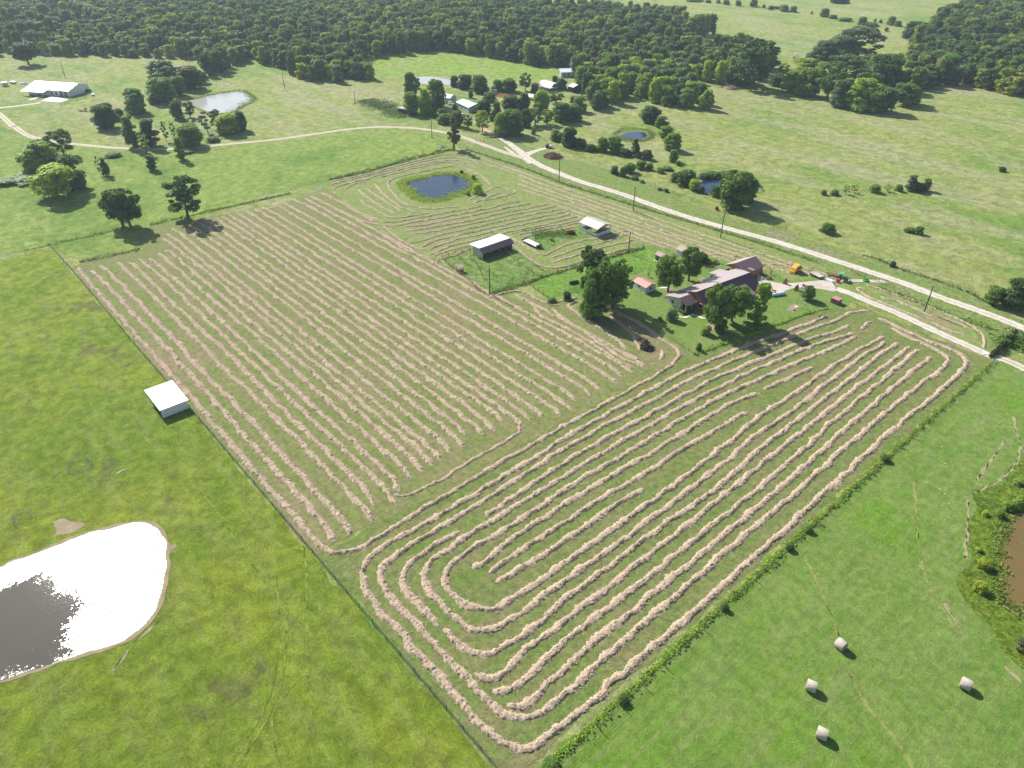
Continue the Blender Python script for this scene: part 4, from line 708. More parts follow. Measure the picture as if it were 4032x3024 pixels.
T(KS,950,380,340,90,'bush','m','low green bush behind the long shed'); T(KS,1090,370,330,150,'bush','l','pale weeds behind the clothes-line posts'); T(KS,420,525,470,42,'sparse','l','sapling beside the paddock track'); T(KS,550,1000,965,50,'bush','y','low bright plant on the lawn in the tree shade')
T(KY,785,1015,788,200,'round','m','small round clipped tree right of the flagpole'); T(KY,150,580,500,55,'sparse','m','sapling beside the garage drive'); T(KG,490,655,555,125,'bush','d','round bush at the foot of the lattice tower'); T(KG,260,695,640,130,'bush','m','weedy clump at the paddock corner')
T(KV,1680,655,425,175,'round','m','small tree at the right fence by the road'); T(KV,1960,715,330,300,'broad','d','large dark tree leaving the frame at the right'); T(KV,375,160,95,75,'bush','d','small dark bush on the road fence')
for x, yb, yt, w_, cc, lb in [(560,955,895,90,'y','bright bush on the muddy pond bank, upper of two'),(540,1095,1030,95,'y','bright bush on the muddy pond bank, lower of two'),(570,645,610,45,'y','small yellow bush at the top of the muddy pond bank'),(650,655,600,60,'l','green bush by the muddy pond top'),(700,610,545,80,'l','leafy bush at the muddy pond top'),(770,600,510,90,'l','large leafy bush at the muddy pond top by the frame edge'),(530,860,830,45,'y','tiny yellow bush halfway down the pond bank'),(770,460,420,80,'l','bush above the muddy pond'),(790,1440,1350,90,'b','brown dry bush at the lower pond bank')]:
    T(KR,x,yb,(yt+yb)/2-(yb-yt)*0.25,w_*0.7,'bush',cc,lb)

# ---- the wood: one tree per place, nearest ones individual, the far mass as one stuff object
def inside(p, poly):
    c = False; n = len(poly)
    for i in range(n):
        a, b = poly[i], poly[i-1]
        if (a[1] > p[1]) != (b[1] > p[1]) and p[0] < (b[0]-a[0])*(p[1]-a[1])/(b[1]-a[1]) + a[0]: c = not c
    return c
woodA = [(-900,-70), (2030,-70), (2130,5), (2150,45), (2280,45), (2400,52), (2520,72), (2620,72), (2690,92), (2700,115), (2840,135), (2850,130), (2700,150), (2710,190), (2800,215), (2885,205), (2995,225), (3025,270), (3005,310), (2940,343), (2795,338), (2720,330), (2756,398), (2796,443), (2700,430), (2612,418), (2497,378), (2477,398), (2348,433), (2280,340), (2258,300), (2268,262), (2189,266), (2075,256), (2000,240), (1895,226), (1796,206), (1696,196), (1522,221), (1398,246), (1440,300), (1472,320), (1348,325), (1214,320), (1129,290), (1000,241), (975,236), (845,295), (815,298), (776,231), (617,231), (338,221), (160,215), (120,205), (0,218), (-900,210)]
woodB = [(3360,400), (3420,300), (3560,290), (3600,160), (3660,135), (3690,95), (3770,70), (3800,20), (3870,-10), (3900,-80), (4700,-80), (4700,420), (4032,378), (3940,372), (3830,345), (3700,345), (3600,355), (3520,360)]
holes = [[(1060,86), (920,82), (925,107), (1065,108)], [(1190,172), (1320,175), (1325,195), (1200,197)], [(2262,210), (2310,205), (2310,245), (2275,250)]]
PA = [at(*q) for q in woodA]; PBw = [at(*q) for q in woodB]; PH = [[at(*q) for q in h] for h in holes]
rw = random.Random(11); pts = []; cell = {}
def tryp(x, y, dmin):
    i, j = int(x//9), int(y//9)
    for a in range(i-1, i+2):
        for b in range(j-1, j+2):
            for (X, Y) in cell.get((a, b), ()):
                if (X-x)**2 + (Y-y)**2 < dmin*dmin: return False
    cell.setdefault((i, j), []).append((x, y)); return True
for P0 in (PA, PBw):
    x0, x1 = min(p[0] for p in P0), max(p[0] for p in P0); y0, y1 = min(p[1] for p in P0), max(p[1] for p in P0)
    for _ in range(int((x1-x0)*(y1-y0)/14)):
        p = (rw.uniform(x0, x1), rw.uniform(y0, y1))
        if not inside(p, P0) or any(inside(p, h) for h in PH): continue
        dx, dy = p[0]-CAM.x, p[1]-CAM.y; f = dx*fw[0]+dy*fw[1]; s_ = dx*rt[0]+dy*rt[1]
        if abs(s_) > f*0.78 + 25 or f > 960: continue
        if tryp(p[0], p[1], 6.2): pts.append((math.hypot(dx, dy), p, P0 is PBw))
pts.sort()
print('wood trees', len(pts), 'listed trees', tc_[0])
for d_, p, isB in pts[:130]:
    col = rw.choice('dmmllggyy' if not isB else 'ddgmml')
    wd = rw.uniform(7.5, 11.5)
    tree(p, rw.uniform(8.5, 13.5), wd, 'wood' if rw.random() < 0.8 else 'broad', col, 'rounded tree at the near edge of the %s wood' % ('right-hand hillside' if isB else 'long central'), 'edge trees of the %s wood' % ('right-hand' if isB else 'central'))
rest = pts[130:]
V = np.array([(p[0], p[1], 0) for _, p, _ in rest], dtype=np.float32)
me = bpy.data.meshes.new('wood_places'); me.vertices.add(len(V)); me.vertices.foreach_set('co', V.ravel())
at_ = me.attributes.new('scl', 'FLOAT_VECTOR', 'POINT')
hh = []
for _, p, isB in rest:
    # clumps of taller and lower growth; young scrub towards the far left
    cl = 0.5+0.5*math.sin(p[0]*0.021+1.3)*math.cos(p[1]*0.017); wdd = rw.uniform(6.5, 12.5)+cl*1.5; h_ = rw.uniform(7.5, 14)+cl*3
    if p[0] < -180 and p[1] < 150 and rw.random() < 0.75: h_ *= 0.6; wdd *= 0.8
    hh += [wdd, wdd, h_]
at_.data.foreach_set('vector', np.array(hh, dtype=np.float32))
wood = link(bpy.data.objects.new('woodland', me)); wood['kind'] = 'stuff'; wood['label'] = 'dense mixed green woodland stretching to the top of the picture'; wood['category'] = 'woodland'
ng = bpy.data.node_groups.new('scatter_trees', 'GeometryNodeTree')
ng.interface.new_socket('Geometry', in_out='INPUT', socket_type='NodeSocketGeometry'); ng.interface.new_socket('Geometry', in_out='OUTPUT', socket_type='NodeSocketGeometry')
gi = ng.nodes.new('NodeGroupInput'); go = ng.nodes.new('NodeGroupOutput'); jn = ng.nodes.new('GeometryNodeJoinGeometry'); ip = ng.nodes.new('GeometryNodeInstanceOnPoints')
for k in range(5):
    cm, tm = proto('wood', k)
    me2 = cm.copy(); me2.materials.clear(); me2.materials.append(M['leafwood']); pr = bpy.data.objects.new('wood_tree', me2)
    oi = ng.nodes.new('GeometryNodeObjectInfo'); oi.inputs['Object'].default_value = pr; oi.inputs['As Instance'].default_value = True
    ng.links.new(oi.outputs['Geometry'], jn.inputs[0])
na = ng.nodes.new('GeometryNodeInputNamedAttribute'); na.data_type = 'FLOAT_VECTOR'; na.inputs['Name'].default_value = 'scl'
rv = ng.nodes.new('FunctionNodeRandomValue'); rv.data_type = 'FLOAT_VECTOR'; rv.inputs[1].default_value = (0, 0, 6.28)
ri = ng.nodes.new('FunctionNodeRandomValue'); ri.data_type = 'INT'; ri.inputs[4].default_value = 0; ri.inputs[5].default_value = 4
ip.inputs['Pick Instance'].default_value = True
ng.links.new(gi.outputs[0], ip.inputs['Points']); ng.links.new(jn.outputs[0], ip.inputs['Instance']); ng.links.new(ri.outputs[2], ip.inputs['Instance Index'])
ng.links.new(na.outputs[0], ip.inputs['Scale']); ng.links.new(rv.outputs[0], ip.inputs['Rotation']); ng.links.new(ip.outputs[0], go.inputs[0])
md = wood.modifiers.new('scatter', 'NODES'); md.node_group = ng

# weeds: rank growth along fences and pond edges
def weeds(name, pts, width, height, dens, col, label, seed=1, size=0.3):
    rg = np.random.RandomState(seed); p, Lg = resample(pts, 0.5); t = np.gradient(p, axis=0); t /= np.hypot(t[:, 0], t[:, 1])[:, None]+1e-9; nn = np.c_[-t[:, 1], t[:, 0]]
    n = int(Lg*dens); s = rg.randint(0, len(p), n); amp = np.clip(1+0.6*np.interp(s, np.arange(0, len(p)+4, 4), rg.randn(len(np.arange(0, len(p)+4, 4)))), 0.25, 2.4)
    c = np.c_[p[s] + nn[s]*(rg.randn(n)*width/3*np.sqrt(amp))[:, None] + rg.randn(n, 2)*0.15, rg.rand(n)*height*amp]
    nr = rg.randn(n, 3)+np.array([0, 0, 0.8]); nr /= np.linalg.norm(nr, axis=1)[:, None]
    V, F = leaf_cards(c, nr, size, rg); V[:, 2] = np.maximum(V[:, 2], 0)
    o = link(bpy.data.objects.new(name, mesh_np(name, V, F, 4, [M['weed']]))); o.color = (*COL[col], 1); o['kind'] = 'stuff'; o['label'] = label; o['category'] = 'weeds'
    return o
weeds('fence_row_growth', [(214.5,-6), (213.4,3), (212.4,60), (211.6,120), (211.3,161)], 0.65, 0.2, 90, 'Y', 'bright tall grass grown up along the overgrown fence row', 3, 0.26)
weeds('fence_row_vines', [(215.3,-6), (214.2,3), (213.0,60), (212.3,120), (212,161)], 0.5, 0.4, 4, 'm', 'dark vines hanging on the overgrown fence row', 4, 0.4)
weeds('fence_row_growth', crs(KD, [(0,436), (420,346), (900,206), (1280,120), (1340,118)]), 1.2, 0.8, 30, 'd', 'dark weeds along the back fence of the hay field', 5, 0.35)
weeds('fence_row_growth', crs(KE, [(480,402), (700,355), (880,320), (990,296)]) , 1.0, 0.6, 25, 'd', 'dark weeds along the fence notch below the twin oaks', 6)
weeds('fence_row_growth', crs(KE, [(1090,80), (1400,10), (1480,-10), (1700,-60), (2300,-190)]), 1.0, 0.6, 25, 'd', 'dark weeds along the back fence between the oaks and the pond', 7)
weeds('fence_row_growth', crs(KD, [(1480,110), (1900,240), (2212,350)]) + [(40,172.6), (72,175.2), (100,178.2), (125,180.8), (150,181.6)], 1.1, 0.55, 18, 'm', 'weeds along the fence between hay field and road', 8)
weeds('fence_row_growth', crs(KV, [(200,450), (480,540), (900,700), (1300,860), (1640,980), (1750,1000)]), 1.4, 0.6, 25, 'm', 'weeds along the fence between the hay strip and the road', 9)
weeds('fence_row_growth', crs(KF, [(640,985), (1015,880), (1200,810), (1500,720), (1880,600)]) + crs(KS, [(0,320), (200,258), (370,215)]), 1.2, 0.5, 40, 'm', 'weeds along the paddock fence', 10)
weeds('fence_row_growth', crs(KY, [(-300,1560), (200,1480), (700,1285), (1130,1170)]), 0.6, 0.35, 50, 'Y', 'bright uncut grass strip along the lawn edge', 11)
weeds('fence_row_growth', crs(KS, [(930,1370), (1400,1205), (1700,1110)]), 0.6, 0.35, 50, 'Y', 'bright uncut grass strip below the lawn', 12)
weeds('fence_row_growth', crs(KE, [(0,300), (150,270), (400,210), (620,170), (860,100)]), 1.6, 0.5, 20, 'm', 'weeds along the meadow fence left of the twin oaks', 13)
weeds('fence_row_growth', crs(KV, [(0,20), (160,60), (480,200), (900,330), (1400,520), (1700,690)]), 0.9, 0.5, 16, 'd', 'dark growth along the far side fence of the road', 14)
weeds('pond_reeds', P_M + P_M[:1], 3.4, 0.5, 60, 'y', 'yellow-green rank growth ringing the middle pond', 15)
weeds('pond_reeds', P_A[:40], 4.0, 0.9, 30, 'm', 'green growth along the far bank of the west pond', 16)
weeds('pond_reeds', crs(KR, [(720,650), (690,690), (668,740), (655,850), (660,1000), (662,1085), (640,1130), (700,1180), (800,1240)]), 2.0, 0.3, 60, 'l', 'rank green growth at the edge of the muddy pond', 17)
weeds('pond_reeds', crs(K7, [(430,160), (520,118), (620,112), (720,130), (745,160), (730,190), (640,215), (520,205), (480,190)]), 2.5, 0.7, 20, 'b', 'brown reeds round the small round blue pond', 18)
weeds('weed_thicket', crs(KM, [(60,500), (-200,420), (-500,300)]) , 12, 0.9, 120, 'g', 'grey-green thicket of tall weeds below the creek trees', 19, 0.5)
weeds('weed_patch', crs(KF, [(1100,350), (1300,340), (1560,330)]), 6, 0.5, 120, 'm', 'rank weeds round the parked machinery behind the barn', 20, 0.3)

for k, (x, y, w_) in enumerate([(1910,988,50),(1745,1141,40),(1703,1180,45),(1563,1309,40),(1345,1508,50),(1192,1652,80)]):
    xy, h, w2 = meas(K0, x, y+6, y-14, w_*0.5); tree(xy, 1.3, w2, 'bush', 'm', 'dark green bush growing in the overgrown fence row', 'bushes in the overgrown fence row')

# ---------------------------------------------------------------- fences
def fence(name, pts, label, step=4.0, h=1.25, wires=4, mat='post', r=0.06, wr=0.012, cat='fence', rails=0, jit=0.1):
    p, Lg = resample(pts, step); t = thing(name, label, cat, (p[0][0], p[0][1], 0)); o0 = p[0]
    for i, q in enumerate(p[:100]):
        if rnd.random() < 0.04: continue
        x, y = q[0]-o0[0], q[1]-o0[1]
        MB().tube([(x, y, 0), (x+rnd.uniform(-1,1)*jit*0.5, y+rnd.uniform(-1,1)*jit*0.5, h*rnd.uniform(0.92,1.1))], r, 5).build('post', M[mat], t)
    m = MB()
    for k in range(wires + rails):
        z = h*(k+0.7)/(wires+rails)*0.98
        m.tube([(q[0]-o0[0], q[1]-o0[1], z) for q in p], 0.035 if rails else wr, 4, False)
    m.build('rail' if rails else 'wire', M['rust' if rails else 'wirem'], t)
    return t
fence('wire_fence', crs(KE, [(215,268)]) + [(-1,-1.9), (60,-1.95), (112,-1.7), (213,-1.6), (222,-1.6)], 'long straight wire fence between the bright pasture and the hay field', 4.0, 1.3, 6, wr=0.02)
fence('wire_fence', [(215.0,-2), (213.0,60), (212.2,120), (211.7,160)], 'wire fence buried in tall grass between the hay field and the bale pasture', 5, 1.4, 4)
fence('wire_fence', crs(KE, [(0,330), (60,315), (215,268)]), 'short wire fence meeting the long fence at the left', 4)
fence('wire_fence', crs(KE, [(930,240), (990,300), (880,325), (480,405)]), 'wire fence stepping round the notch below the twin oaks', 4)
fence('wire_fence', crs(KD, [(-400,520), (0,438), (420,348), (900,208), (1340,118)]), 'wire fence along the back edge of the hay field', 5)
fence('wire_fence', crs(KD, [(1480,110), (1900,240), (2212,350)]) + [(40,172.6), (72,175.2), (100,178.2), (125,180.8), (150,181.6)], 'wire fence between the hay field and the gravel road', 4.5)
fence('wire_fence', crs(K7, [(-200,180), (380,425), (700,545), (1000,675), (1500,830), (1900,960)]), 'wire fence on the far side of the gravel road', 5)
fence('wire_fence', crs(KV, [(120,40), (260,80), (480,200), (860,325), (1350,500), (1660,660)]), 'wire fence with dark posts between the road and the right meadow', 5)
fence('pipe_fence', crs(KF, [(112,610), (240,560), (410,510)]), 'rusty pipe fence behind the barn yard', 2.5, 1.3, 0, 'rust', 0.06, rails=3)
fence('pipe_fence', crs(KF, [(112,610), (330,790), (572,1000)]), 'rusty pipe fence down the left side of the barn yard', 2.5, 1.3, 0, 'rust', 0.07, rails=4)
fence('pipe_fence', crs(KF, [(375,570), (470,640), (550,800)]), 'inner rusty pipe fence of the barn yard', 2.5, 1.3, 0, 'rust', 0.06, rails=3)
fence('pipe_fence', crs(KF, [(815,545), (930,640), (1100,750)]), 'rusty pipe fence right of the barn front', 2.5, 1.3, 0, 'rust', 0.06, rails=3)
fence('pipe_fence', crs(KF, [(880,500), (1100,650), (1220,740)]), 'outer wire and pipe fence right of the barn', 3, 1.3, 0, 'rust', 0.04, rails=2)
fence('pipe_fence', crs(KF, [(572,1000), (720,945), (860,895), (1012,850)]), 'pipe fence below the barn yard', 3, 1.3, 0, 'rust', 0.05, rails=2)
fence('pipe_fence', crs(KF, [(1012,850), (1130,940), (1270,1040)]), 'pipe fence on the left side of the green paddock', 2.5, 1.3, 0, 'rust', 0.06, rails=3)
fence('pipe_fence', crs(KF, [(1012,850), (1280,770), (1560,690), (1880,600), (2120,530)]) + crs(KS, [(0,300), (200,245), (370,190)]), 'pipe fence along the back of the green paddock', 3, 1.3, 0, 'rust', 0.06, rails=2)
fence('pipe_fence', crs(KF, [(1270,1040), (1480,985), (1640,930)]), 'wire fence along the front of the green paddock', 3, 1.2, 3)
fence('pipe_fence', crs(KF, [(965,785), (1040,770), (1100,765)]), 'short pipe panel in front of the barn', 1.5, 1.2, 0, 'rust', 0.05, rails=3)
fence('pipe_fence', crs(KF, [(285,590), (385,670)]), 'short pipe fence beside the little roofed feeder', 1.5, 1.2, 0, 'rust', 0.05, rails=3)
fence('yard_fence', crs(KS, [(90,820), (280,960), (520,1110), (760,1260), (925,1375)]), 'pale rail fence along the left side of the lawn', 2.5, 1.1, 0, 'wood_grey', 0.05, rails=2)
fence('yard_fence', crs(KS, [(925,1375), (1320,1210), (1700,1080), (1960,990)]) , 'thin wire fence along the bottom of the lawn', 3, 1.0, 3)
fence('yard_fence', crs(KS, [(1690,400), (1800,490), (1900,580)]), 'low wire fence beside the drive by the garage', 2.5, 0.9, 3)
fence('yard_fence', crs(KS, [(370,205), (560,225), (730,240)]), 'thin wire fence behind the little porch shed', 3, 1.1, 3)
fence('yard_fence', crs(KS, [(40,570), (240,500), (380,450), (520,425)]), 'thin wire fence between paddock and yard', 3, 1.1, 3)
fence('yard_fence', crs(KS, [(985,400), (1090,460), (1190,470)]), 'grey rail fence behind the house garden', 2, 1.1, 0, 'wood_grey', 0.06, rails=2)
fence('yard_fence', crs(KY, [(890,1010), (1020,1090), (1150,1180)]), 'low wire fence beside the round clipped tree', 2.5, 1.0, 3)
fence('lane_fence', crs(KM, [(870,815), (955,800), (1080,775), (1150,760)]), 'brown board fence across the lane entrance', 2, 1.3, 0, 'rust', 0.09, rails=3)
fence('lane_fence', crs(KM, [(660,890), (780,855)]), 'short wire fence beside the tall pointed tree', 2.5, 1.3, 4)
fence('lane_fence', crs(KD, [(1500,100), (1620,170), (1900,260)]), 'short post row beside the back corner of the field', 4, 1.2, 4)
fence('wire_fence', crs(K5, [(0,185), (160,150), (330,125), (560,80), (650,45)]), 'wire fence crossing the far left lane', 6, 1.2, 3)
fence('wire_fence', crs(K1, [(300,580), (600,640), (900,720), (1000,740)]), 'wire fence behind the big white barn', 6, 1.2, 3)
fence('wire_fence', crs(K1, [(0,590), (80,570), (200,580)]), 'wire fence on the left edge behind the barn', 5, 1.2, 3)
fence('wire_fence', crs(K1, [(480,830), (640,790), (800,740), (1000,735)]), 'wire fence right of the big white barn', 5, 1.2, 3)
fence('steel_gate', crs(KY, [(1555,530), (1680,590), (1800,630)]), 'green-grey pipe panel beside the road above the tractor', 2.0, 1.6, 0, 'post', 0.07, rails=4, cat='gate')
fence('steel_gate', crs(KV, [(100,330), (200,370), (300,420), (395,450)]), 'steel entrance gate swung open at the top of the drive', 2.0, 1.4, 0, 'post', 0.06, rails=3, cat='gate')
fence('steel_gate', [(216.5,-7), (214.9,-2)], 'steel gate standing in the tall grass at the bottom edge', 2.0, 1.5, 0, 'steel', 0.06, rails=5, cat='gate')
fence('creek_fence', crs(KV, [(1655,1350), (1740,1290), (1850,1190), (1970,1060)]), 'dark vine-covered fence running down into the creek by the road', 1.5, 1.6, 0, 'post', 0.08, rails=5)
weeds('fence_vines', crs(KV, [(1655,1350), (1740,1290), (1850,1190), (1970,1060)]), 0.7, 1.5, 90, 'h', 'dark vines smothering the creek fence', 33, 0.35)
weeds('creek_growth', crs(KV, [(1900,1230), (2000,1150), (2150,1120)]), 6, 0.9, 90, 'm', 'rank green growth in the creek bed by the road', 34, 0.5)

# ---------------------------------------------------------------- poles, tower, wires
def pole(c, x, yb, yt, label, arm=False, can=False, r=0.16):
    xy, h, _ = meas(c, x, yb, yt, 1); t = thing('utility_pole', label, 'utility pole', xy)
    MB().tube([(0,0,0), (0.02,0.02,h)], [r*1.2, r*0.85], 8).build('post', M['polewood'], t)
    m = MB().lathe([(0.05,h), (0.09,h+0.06), (0.05,h+0.14), (0.09,h+0.2), (0.0,h+0.26)], n=8).build('insulator', M['white'], t)
    if arm:
        MB().box((0,0,h-0.5), (0.12,2.2,0.12)).build('crossarm', M['polewood'], t)
    if can:
        MB().lathe([(0,-1.2), (0.26,-1.2), (0.28,-0.3), (0.2,-0.2), (0,-0.2)], (0.35,0,h-0.4), 12).build('transformer', M['steel'], t)
    return (xy[0], xy[1], h)
p1 = pole(KV,790,762,385,'tall pole in the hay strip beside the drive, with a long shadow')
p2 = pole(K7,1280,977,745,'road pole with a transformer near the machinery shed',can=True)
p3 = pole(K7,588,767,570,'road pole standing between the hay rows and the road, above the open barn')
p4 = pole(K6,1610,840,655,'road pole in front of the brush pile')
p5 = pole(KF,2140,545,310,'pole at the back of the green paddock')
p6 = pole(KF,632,992,710,'pole at the lower corner of the barn yard')
p7 = pole(KM,375,552,195,'tall pole with crossarm beside the stock shelter',True,True)
p8 = pole(K6,606,490,340,'pole standing just below the farm lane near the pointed tree')
p9 = pole(K2,803,820,710,'pole at the edge of the thicket above the farm lane')
p10 = pole(K2,242,698,570,'pole in the open meadow left of the thicket')
p11 = pole(K1,1268,490,385,'distant pole in front of the tree line'); p12 = pole(K1,515,607,475,'leaning pole behind the white barn')
p13 = pole(K2,1723,650,600,'far pole beyond the pale pond',r=0.12)
def wire(a, b, label, dz=0.1, off=(0,0)):
    P_ = [(a[0]+(b[0]-a[0])*k/14+off[0], a[1]+(b[1]-a[1])*k/14+off[1], (a[2]+(b[2]-a[2])*k/14) + dz - 1.6*(1-(2*k/14-1)**2)) for k in range(15)]
    tag(MB().tube(P_, 0.012, 4).build('overhead_wire', M['wirem']), label, 'wire', 'overhead wires')
far = (p1[0]+75, p1[1]-2, 9)
for a, b, lb in [(p4,p3,'brush-pile pole and the next road pole'),(p3,p2,'middle road pole and the transformer pole'),(p2,p1,'transformer pole and the hay-strip pole'),(p7,p4,'crossarm pole and the brush-pile pole'),(p9,p7,'thicket pole and the crossarm pole'),(p10,p9,'meadow pole and the thicket pole'),(p11,p10,'tree line pole and the meadow pole'),(p2,p5,'transformer pole and the paddock pole'),(p8,p7,'farm lane pole and the crossarm pole')]:
    wire(a, b, 'thin overhead wire strung between the '+lb)
xy, h, _ = meas(KF,1478,965,545,1); t = thing('lattice_tower', 'slender pale lattice aerial tower rising behind the big yard trees', 'aerial tower', xy)
m = MB(); L3 = [(0.17*math.cos(a), 0.17*math.sin(a)) for a in (0, 2.094, 4.189)]
for a in L3: m.tube([(a[0],a[1],0), (a[0],a[1],h)], 0.02, 4)
m.build('leg_rails', M['white'], t); m = MB()
for k in range(int(h/0.5)):
    for i in range(3): a, b = L3[i], L3[(i+1) % 3]; m.tube([(a[0],a[1],k*0.5), (b[0],b[1],k*0.5+0.5)], 0.012, 4)
m.build('lattice_bracing', M['white'], t); MB().tube([(0,0,h), (0,0,h+1.2)], 0.02, 4).build('aerial', M['steel'], t)

# ---------------------------------------------------------------- farmhouse
TH = R(-6.5); hs = thing('farmhouse', 'long L-shaped farmhouse with brick gable, stone wing, pink metal roof coloured darker where shaded', 'house', (143.7,126.9,0), TH)
# brick main body (gable left end), back wall, right end
m = MB(); m.prism([(-6.6,0), (3.7,0), (3.7,2.55), (0,5.0), (-6.6,2.45)], 'Y', 0.0, 0.25); m.prism([(-6.6,0), (3.7,0), (3.7,2.55), (0,5.0), (-6.6,3.35)], 'Y', 22.0, 22.25)
m.box((3.58,11.0,1.3), (0.24,22,2.6)); m.box((-6.5,11,1.25), (0.2,22,2.5)); m.build('brick_wall', M['brick'], hs)
rf = MB().quad((0,-0.35,5.25), (0,22.6,5.25), (4.25,22.6,2.5), (4.25,-0.35,2.5), th=0.12).build('front_roof_slope', M['tin_shaded'], hs)
MB().quad((0,-0.35,5.25), (0,10,5.25), (-7.2,10,2.5), (-7.2,-0.35,2.5), th=0.1).build('low_rear_roof', M['tin_pink_lit'], hs)
MB().quad((-0.003,10,5.28), (-0.003,22.6,5.28), (-7,22.6,3.4), (-7,10,3.4), th=0.1).build('high_rear_roof', M['tin_pink_lit'], hs)
MB().quad((-0.3,9.98,5.1), (-7,9.98,3.35), (-7.0,9.98,2.62)).build('white_gable_infill', M['stone'], hs)
MB().quad((-6.9,16.3,3.3), (-6.9,21.2,3.3), (-10.5,21.2,2.6), (-10.5,16.3,2.6), th=0.1).build('patio_cover', M['tin_pink_lit'], hs)
for b_ in (16.5, 18.8, 21.0): MB().tube([(-10.3,b_,0), (-10.3,b_,2.55)], 0.06, 6).build('porch_post', M['white'], hs)
MB().quad((-3.3,22.65,4.1), (-3.3,24.6,3.9), (-7.2,24.6,3.1), (-7.2,22.65,3.3), th=0.1).build('breezeway_roof', M['tin_pink_lit'], hs)
# stone wing
MB().prism([(-7.0,0), (-1.4,0), (-1.4,3.85), (-1.6,3.9), (-7.0,2.45)], 'Y', -4.5, -4.2).box((-6.9,-2.2,1.2), (0.25,4.4,2.4)).box((-1.5,-2.2,1.6), (0.25,4.4,3.2)).build('stone_wing_wall', M['stone'], hs)
MB().quad((-1.6,-5.1,4.05), (-1.6,-0.36,4.05), (-7.3,-0.36,2.45), (-7.3,-5.1,2.45), th=0.1).build('wing_rear_roof', M['tin_pink_lit'], hs)
MB().quad((-1.6,-5.1,4.052), (-1.6,-0.02,4.052), (1.15,-0.02,2.5), (1.15,-5.1,2.5), th=0.1).build('wing_front_roof', M['tin_dim_mauve'], hs)
MB().quad((0.9,-5.0,2.5), (0.9,-4.98,2.5), (-1.5,-4.98,3.9), (-1.5,-5.0,3.9)).build('roof_trim', M['white'], hs)
for b_ in (-4.8, -2.5): MB().tube([(0.95,b_,0), (0.95,b_,2.5)], 0.07, 6).build('porch_post', M['white'], hs)
wn = MB().box((-4.6,-4.52,1.35), (0.8,0.06,1.2)).build('window', M['glass'], hs); MB().box((-4.6,-4.50,0.68), (0.95,0.1,0.1)).box((-4.6,-4.50,2.02), (0.95,0.1,0.1)).build('frame', M['white'], wn)
wn = MB().box((-1.36,-3.2,1.3), (0.06,1.1,1.2)).build('window', M['glass'], hs); MB().box((-1.35,-3.2,1.95), (0.1,1.25,0.08)).build('frame', M['white'], wn)
wn = MB().box((1.9,-0.03,1.5), (1.1,0.06,1.3)).build('window', M['glass'], hs); MB().box((1.9,-0.05,2.2), (1.25,0.08,0.08)).box((1.9,-0.05,0.82), (1.25,0.08,0.08)).build('frame', M['white'], wn)
for b_ in (3, 7, 20): wn = MB().box((3.72,b_,1.5), (0.06,1.4,1.2)).build('window', M['glass'], hs); MB().box((3.74,b_,0.86), (0.08,1.5,0.08)).build('frame', M['white'], wn)
dr = MB().box((3.72,13.5,1.05), (0.06,0.95,2.1)).build('door', M['wood_tan'], hs)
MB().quad((2.4,11.4,3.78), (2.4,17.6,3.78), (7.1,17.6,2.5), (7.1,11.4,2.5), th=0.12).build('front_porch_roof', M['tin_dim_mauve'], hs)
for b_ in (11.7, 14.5, 17.3): MB().tube([(6.8,b_,0), (6.8,b_,2.5)], 0.08, 6).build('porch_post', M['white'], hs)
ch = MB().box((-0.2,22.75,3.0), (1.9,0.9,6.0)).build('chimney', M['brick'], hs); MB().box((-0.2,22.75,6.08), (2.1,1.1,0.16)).build('chimney_cap', M['steel'], ch)
# garage
g_ = thing('garage', 'detached gable garage and carport with pinkish brown roof beside the drive', 'garage', (143.7,126.9,0), TH)
MB().quad((-7.9,24.8,4.6), (-7.9,34.1,4.6), (-12,34.1,2.5), (-12,24.8,2.5), th=0.12).build('rear_roof_slope', M['tin_pink_lit'], g_)
MB().quad((-7.9,24.8,4.603), (-7.9,34.1,4.603), (-3.9,34.1,2.5), (-3.9,24.8,2.5), th=0.12).build('front_roof_slope', M['tin_dim_mauve'], g_)
MB().prism([(-11.7,2.5), (-4.2,2.5), (-7.9,4.45)], 'Y', 25.0, 25.1).build('wood_gable', M['wood_tan'], g_)
MB().box((-4.3,31.5,1.25), (0.2,4.6,2.5)).box((-8,33.7,1.25), (7.4,0.2,2.5)).prism([(-11.7,2.5), (-4.2,2.5), (-7.9,4.45)], 'Y', 33.6, 33.8).box((-11.6,31,1.25), (0.2,5.4,2.5)).build('brick_wall', M['brick'], g_)
MB().box((-11.5,26.0,0.5), (0.25,2.4,1.0)).box((-9.5,25.0,0.45), (4.2,0.25,0.9)).build('low_brick_wall', M['brick'], g_)
for a, b_ in ((-11.6,25.0), (-9.2,25.0), (-6.6,25.0), (-4.3,25.0), (-4.3,27.8)): MB().tube([(a,b_,0), (a,b_,2.55)], 0.1, 8).build('column', M['white'], g_)
MB().box((-4.18,31.5,1.1), (0.06,1.0,2.0)).build('door', M['wood_tan'], g_)
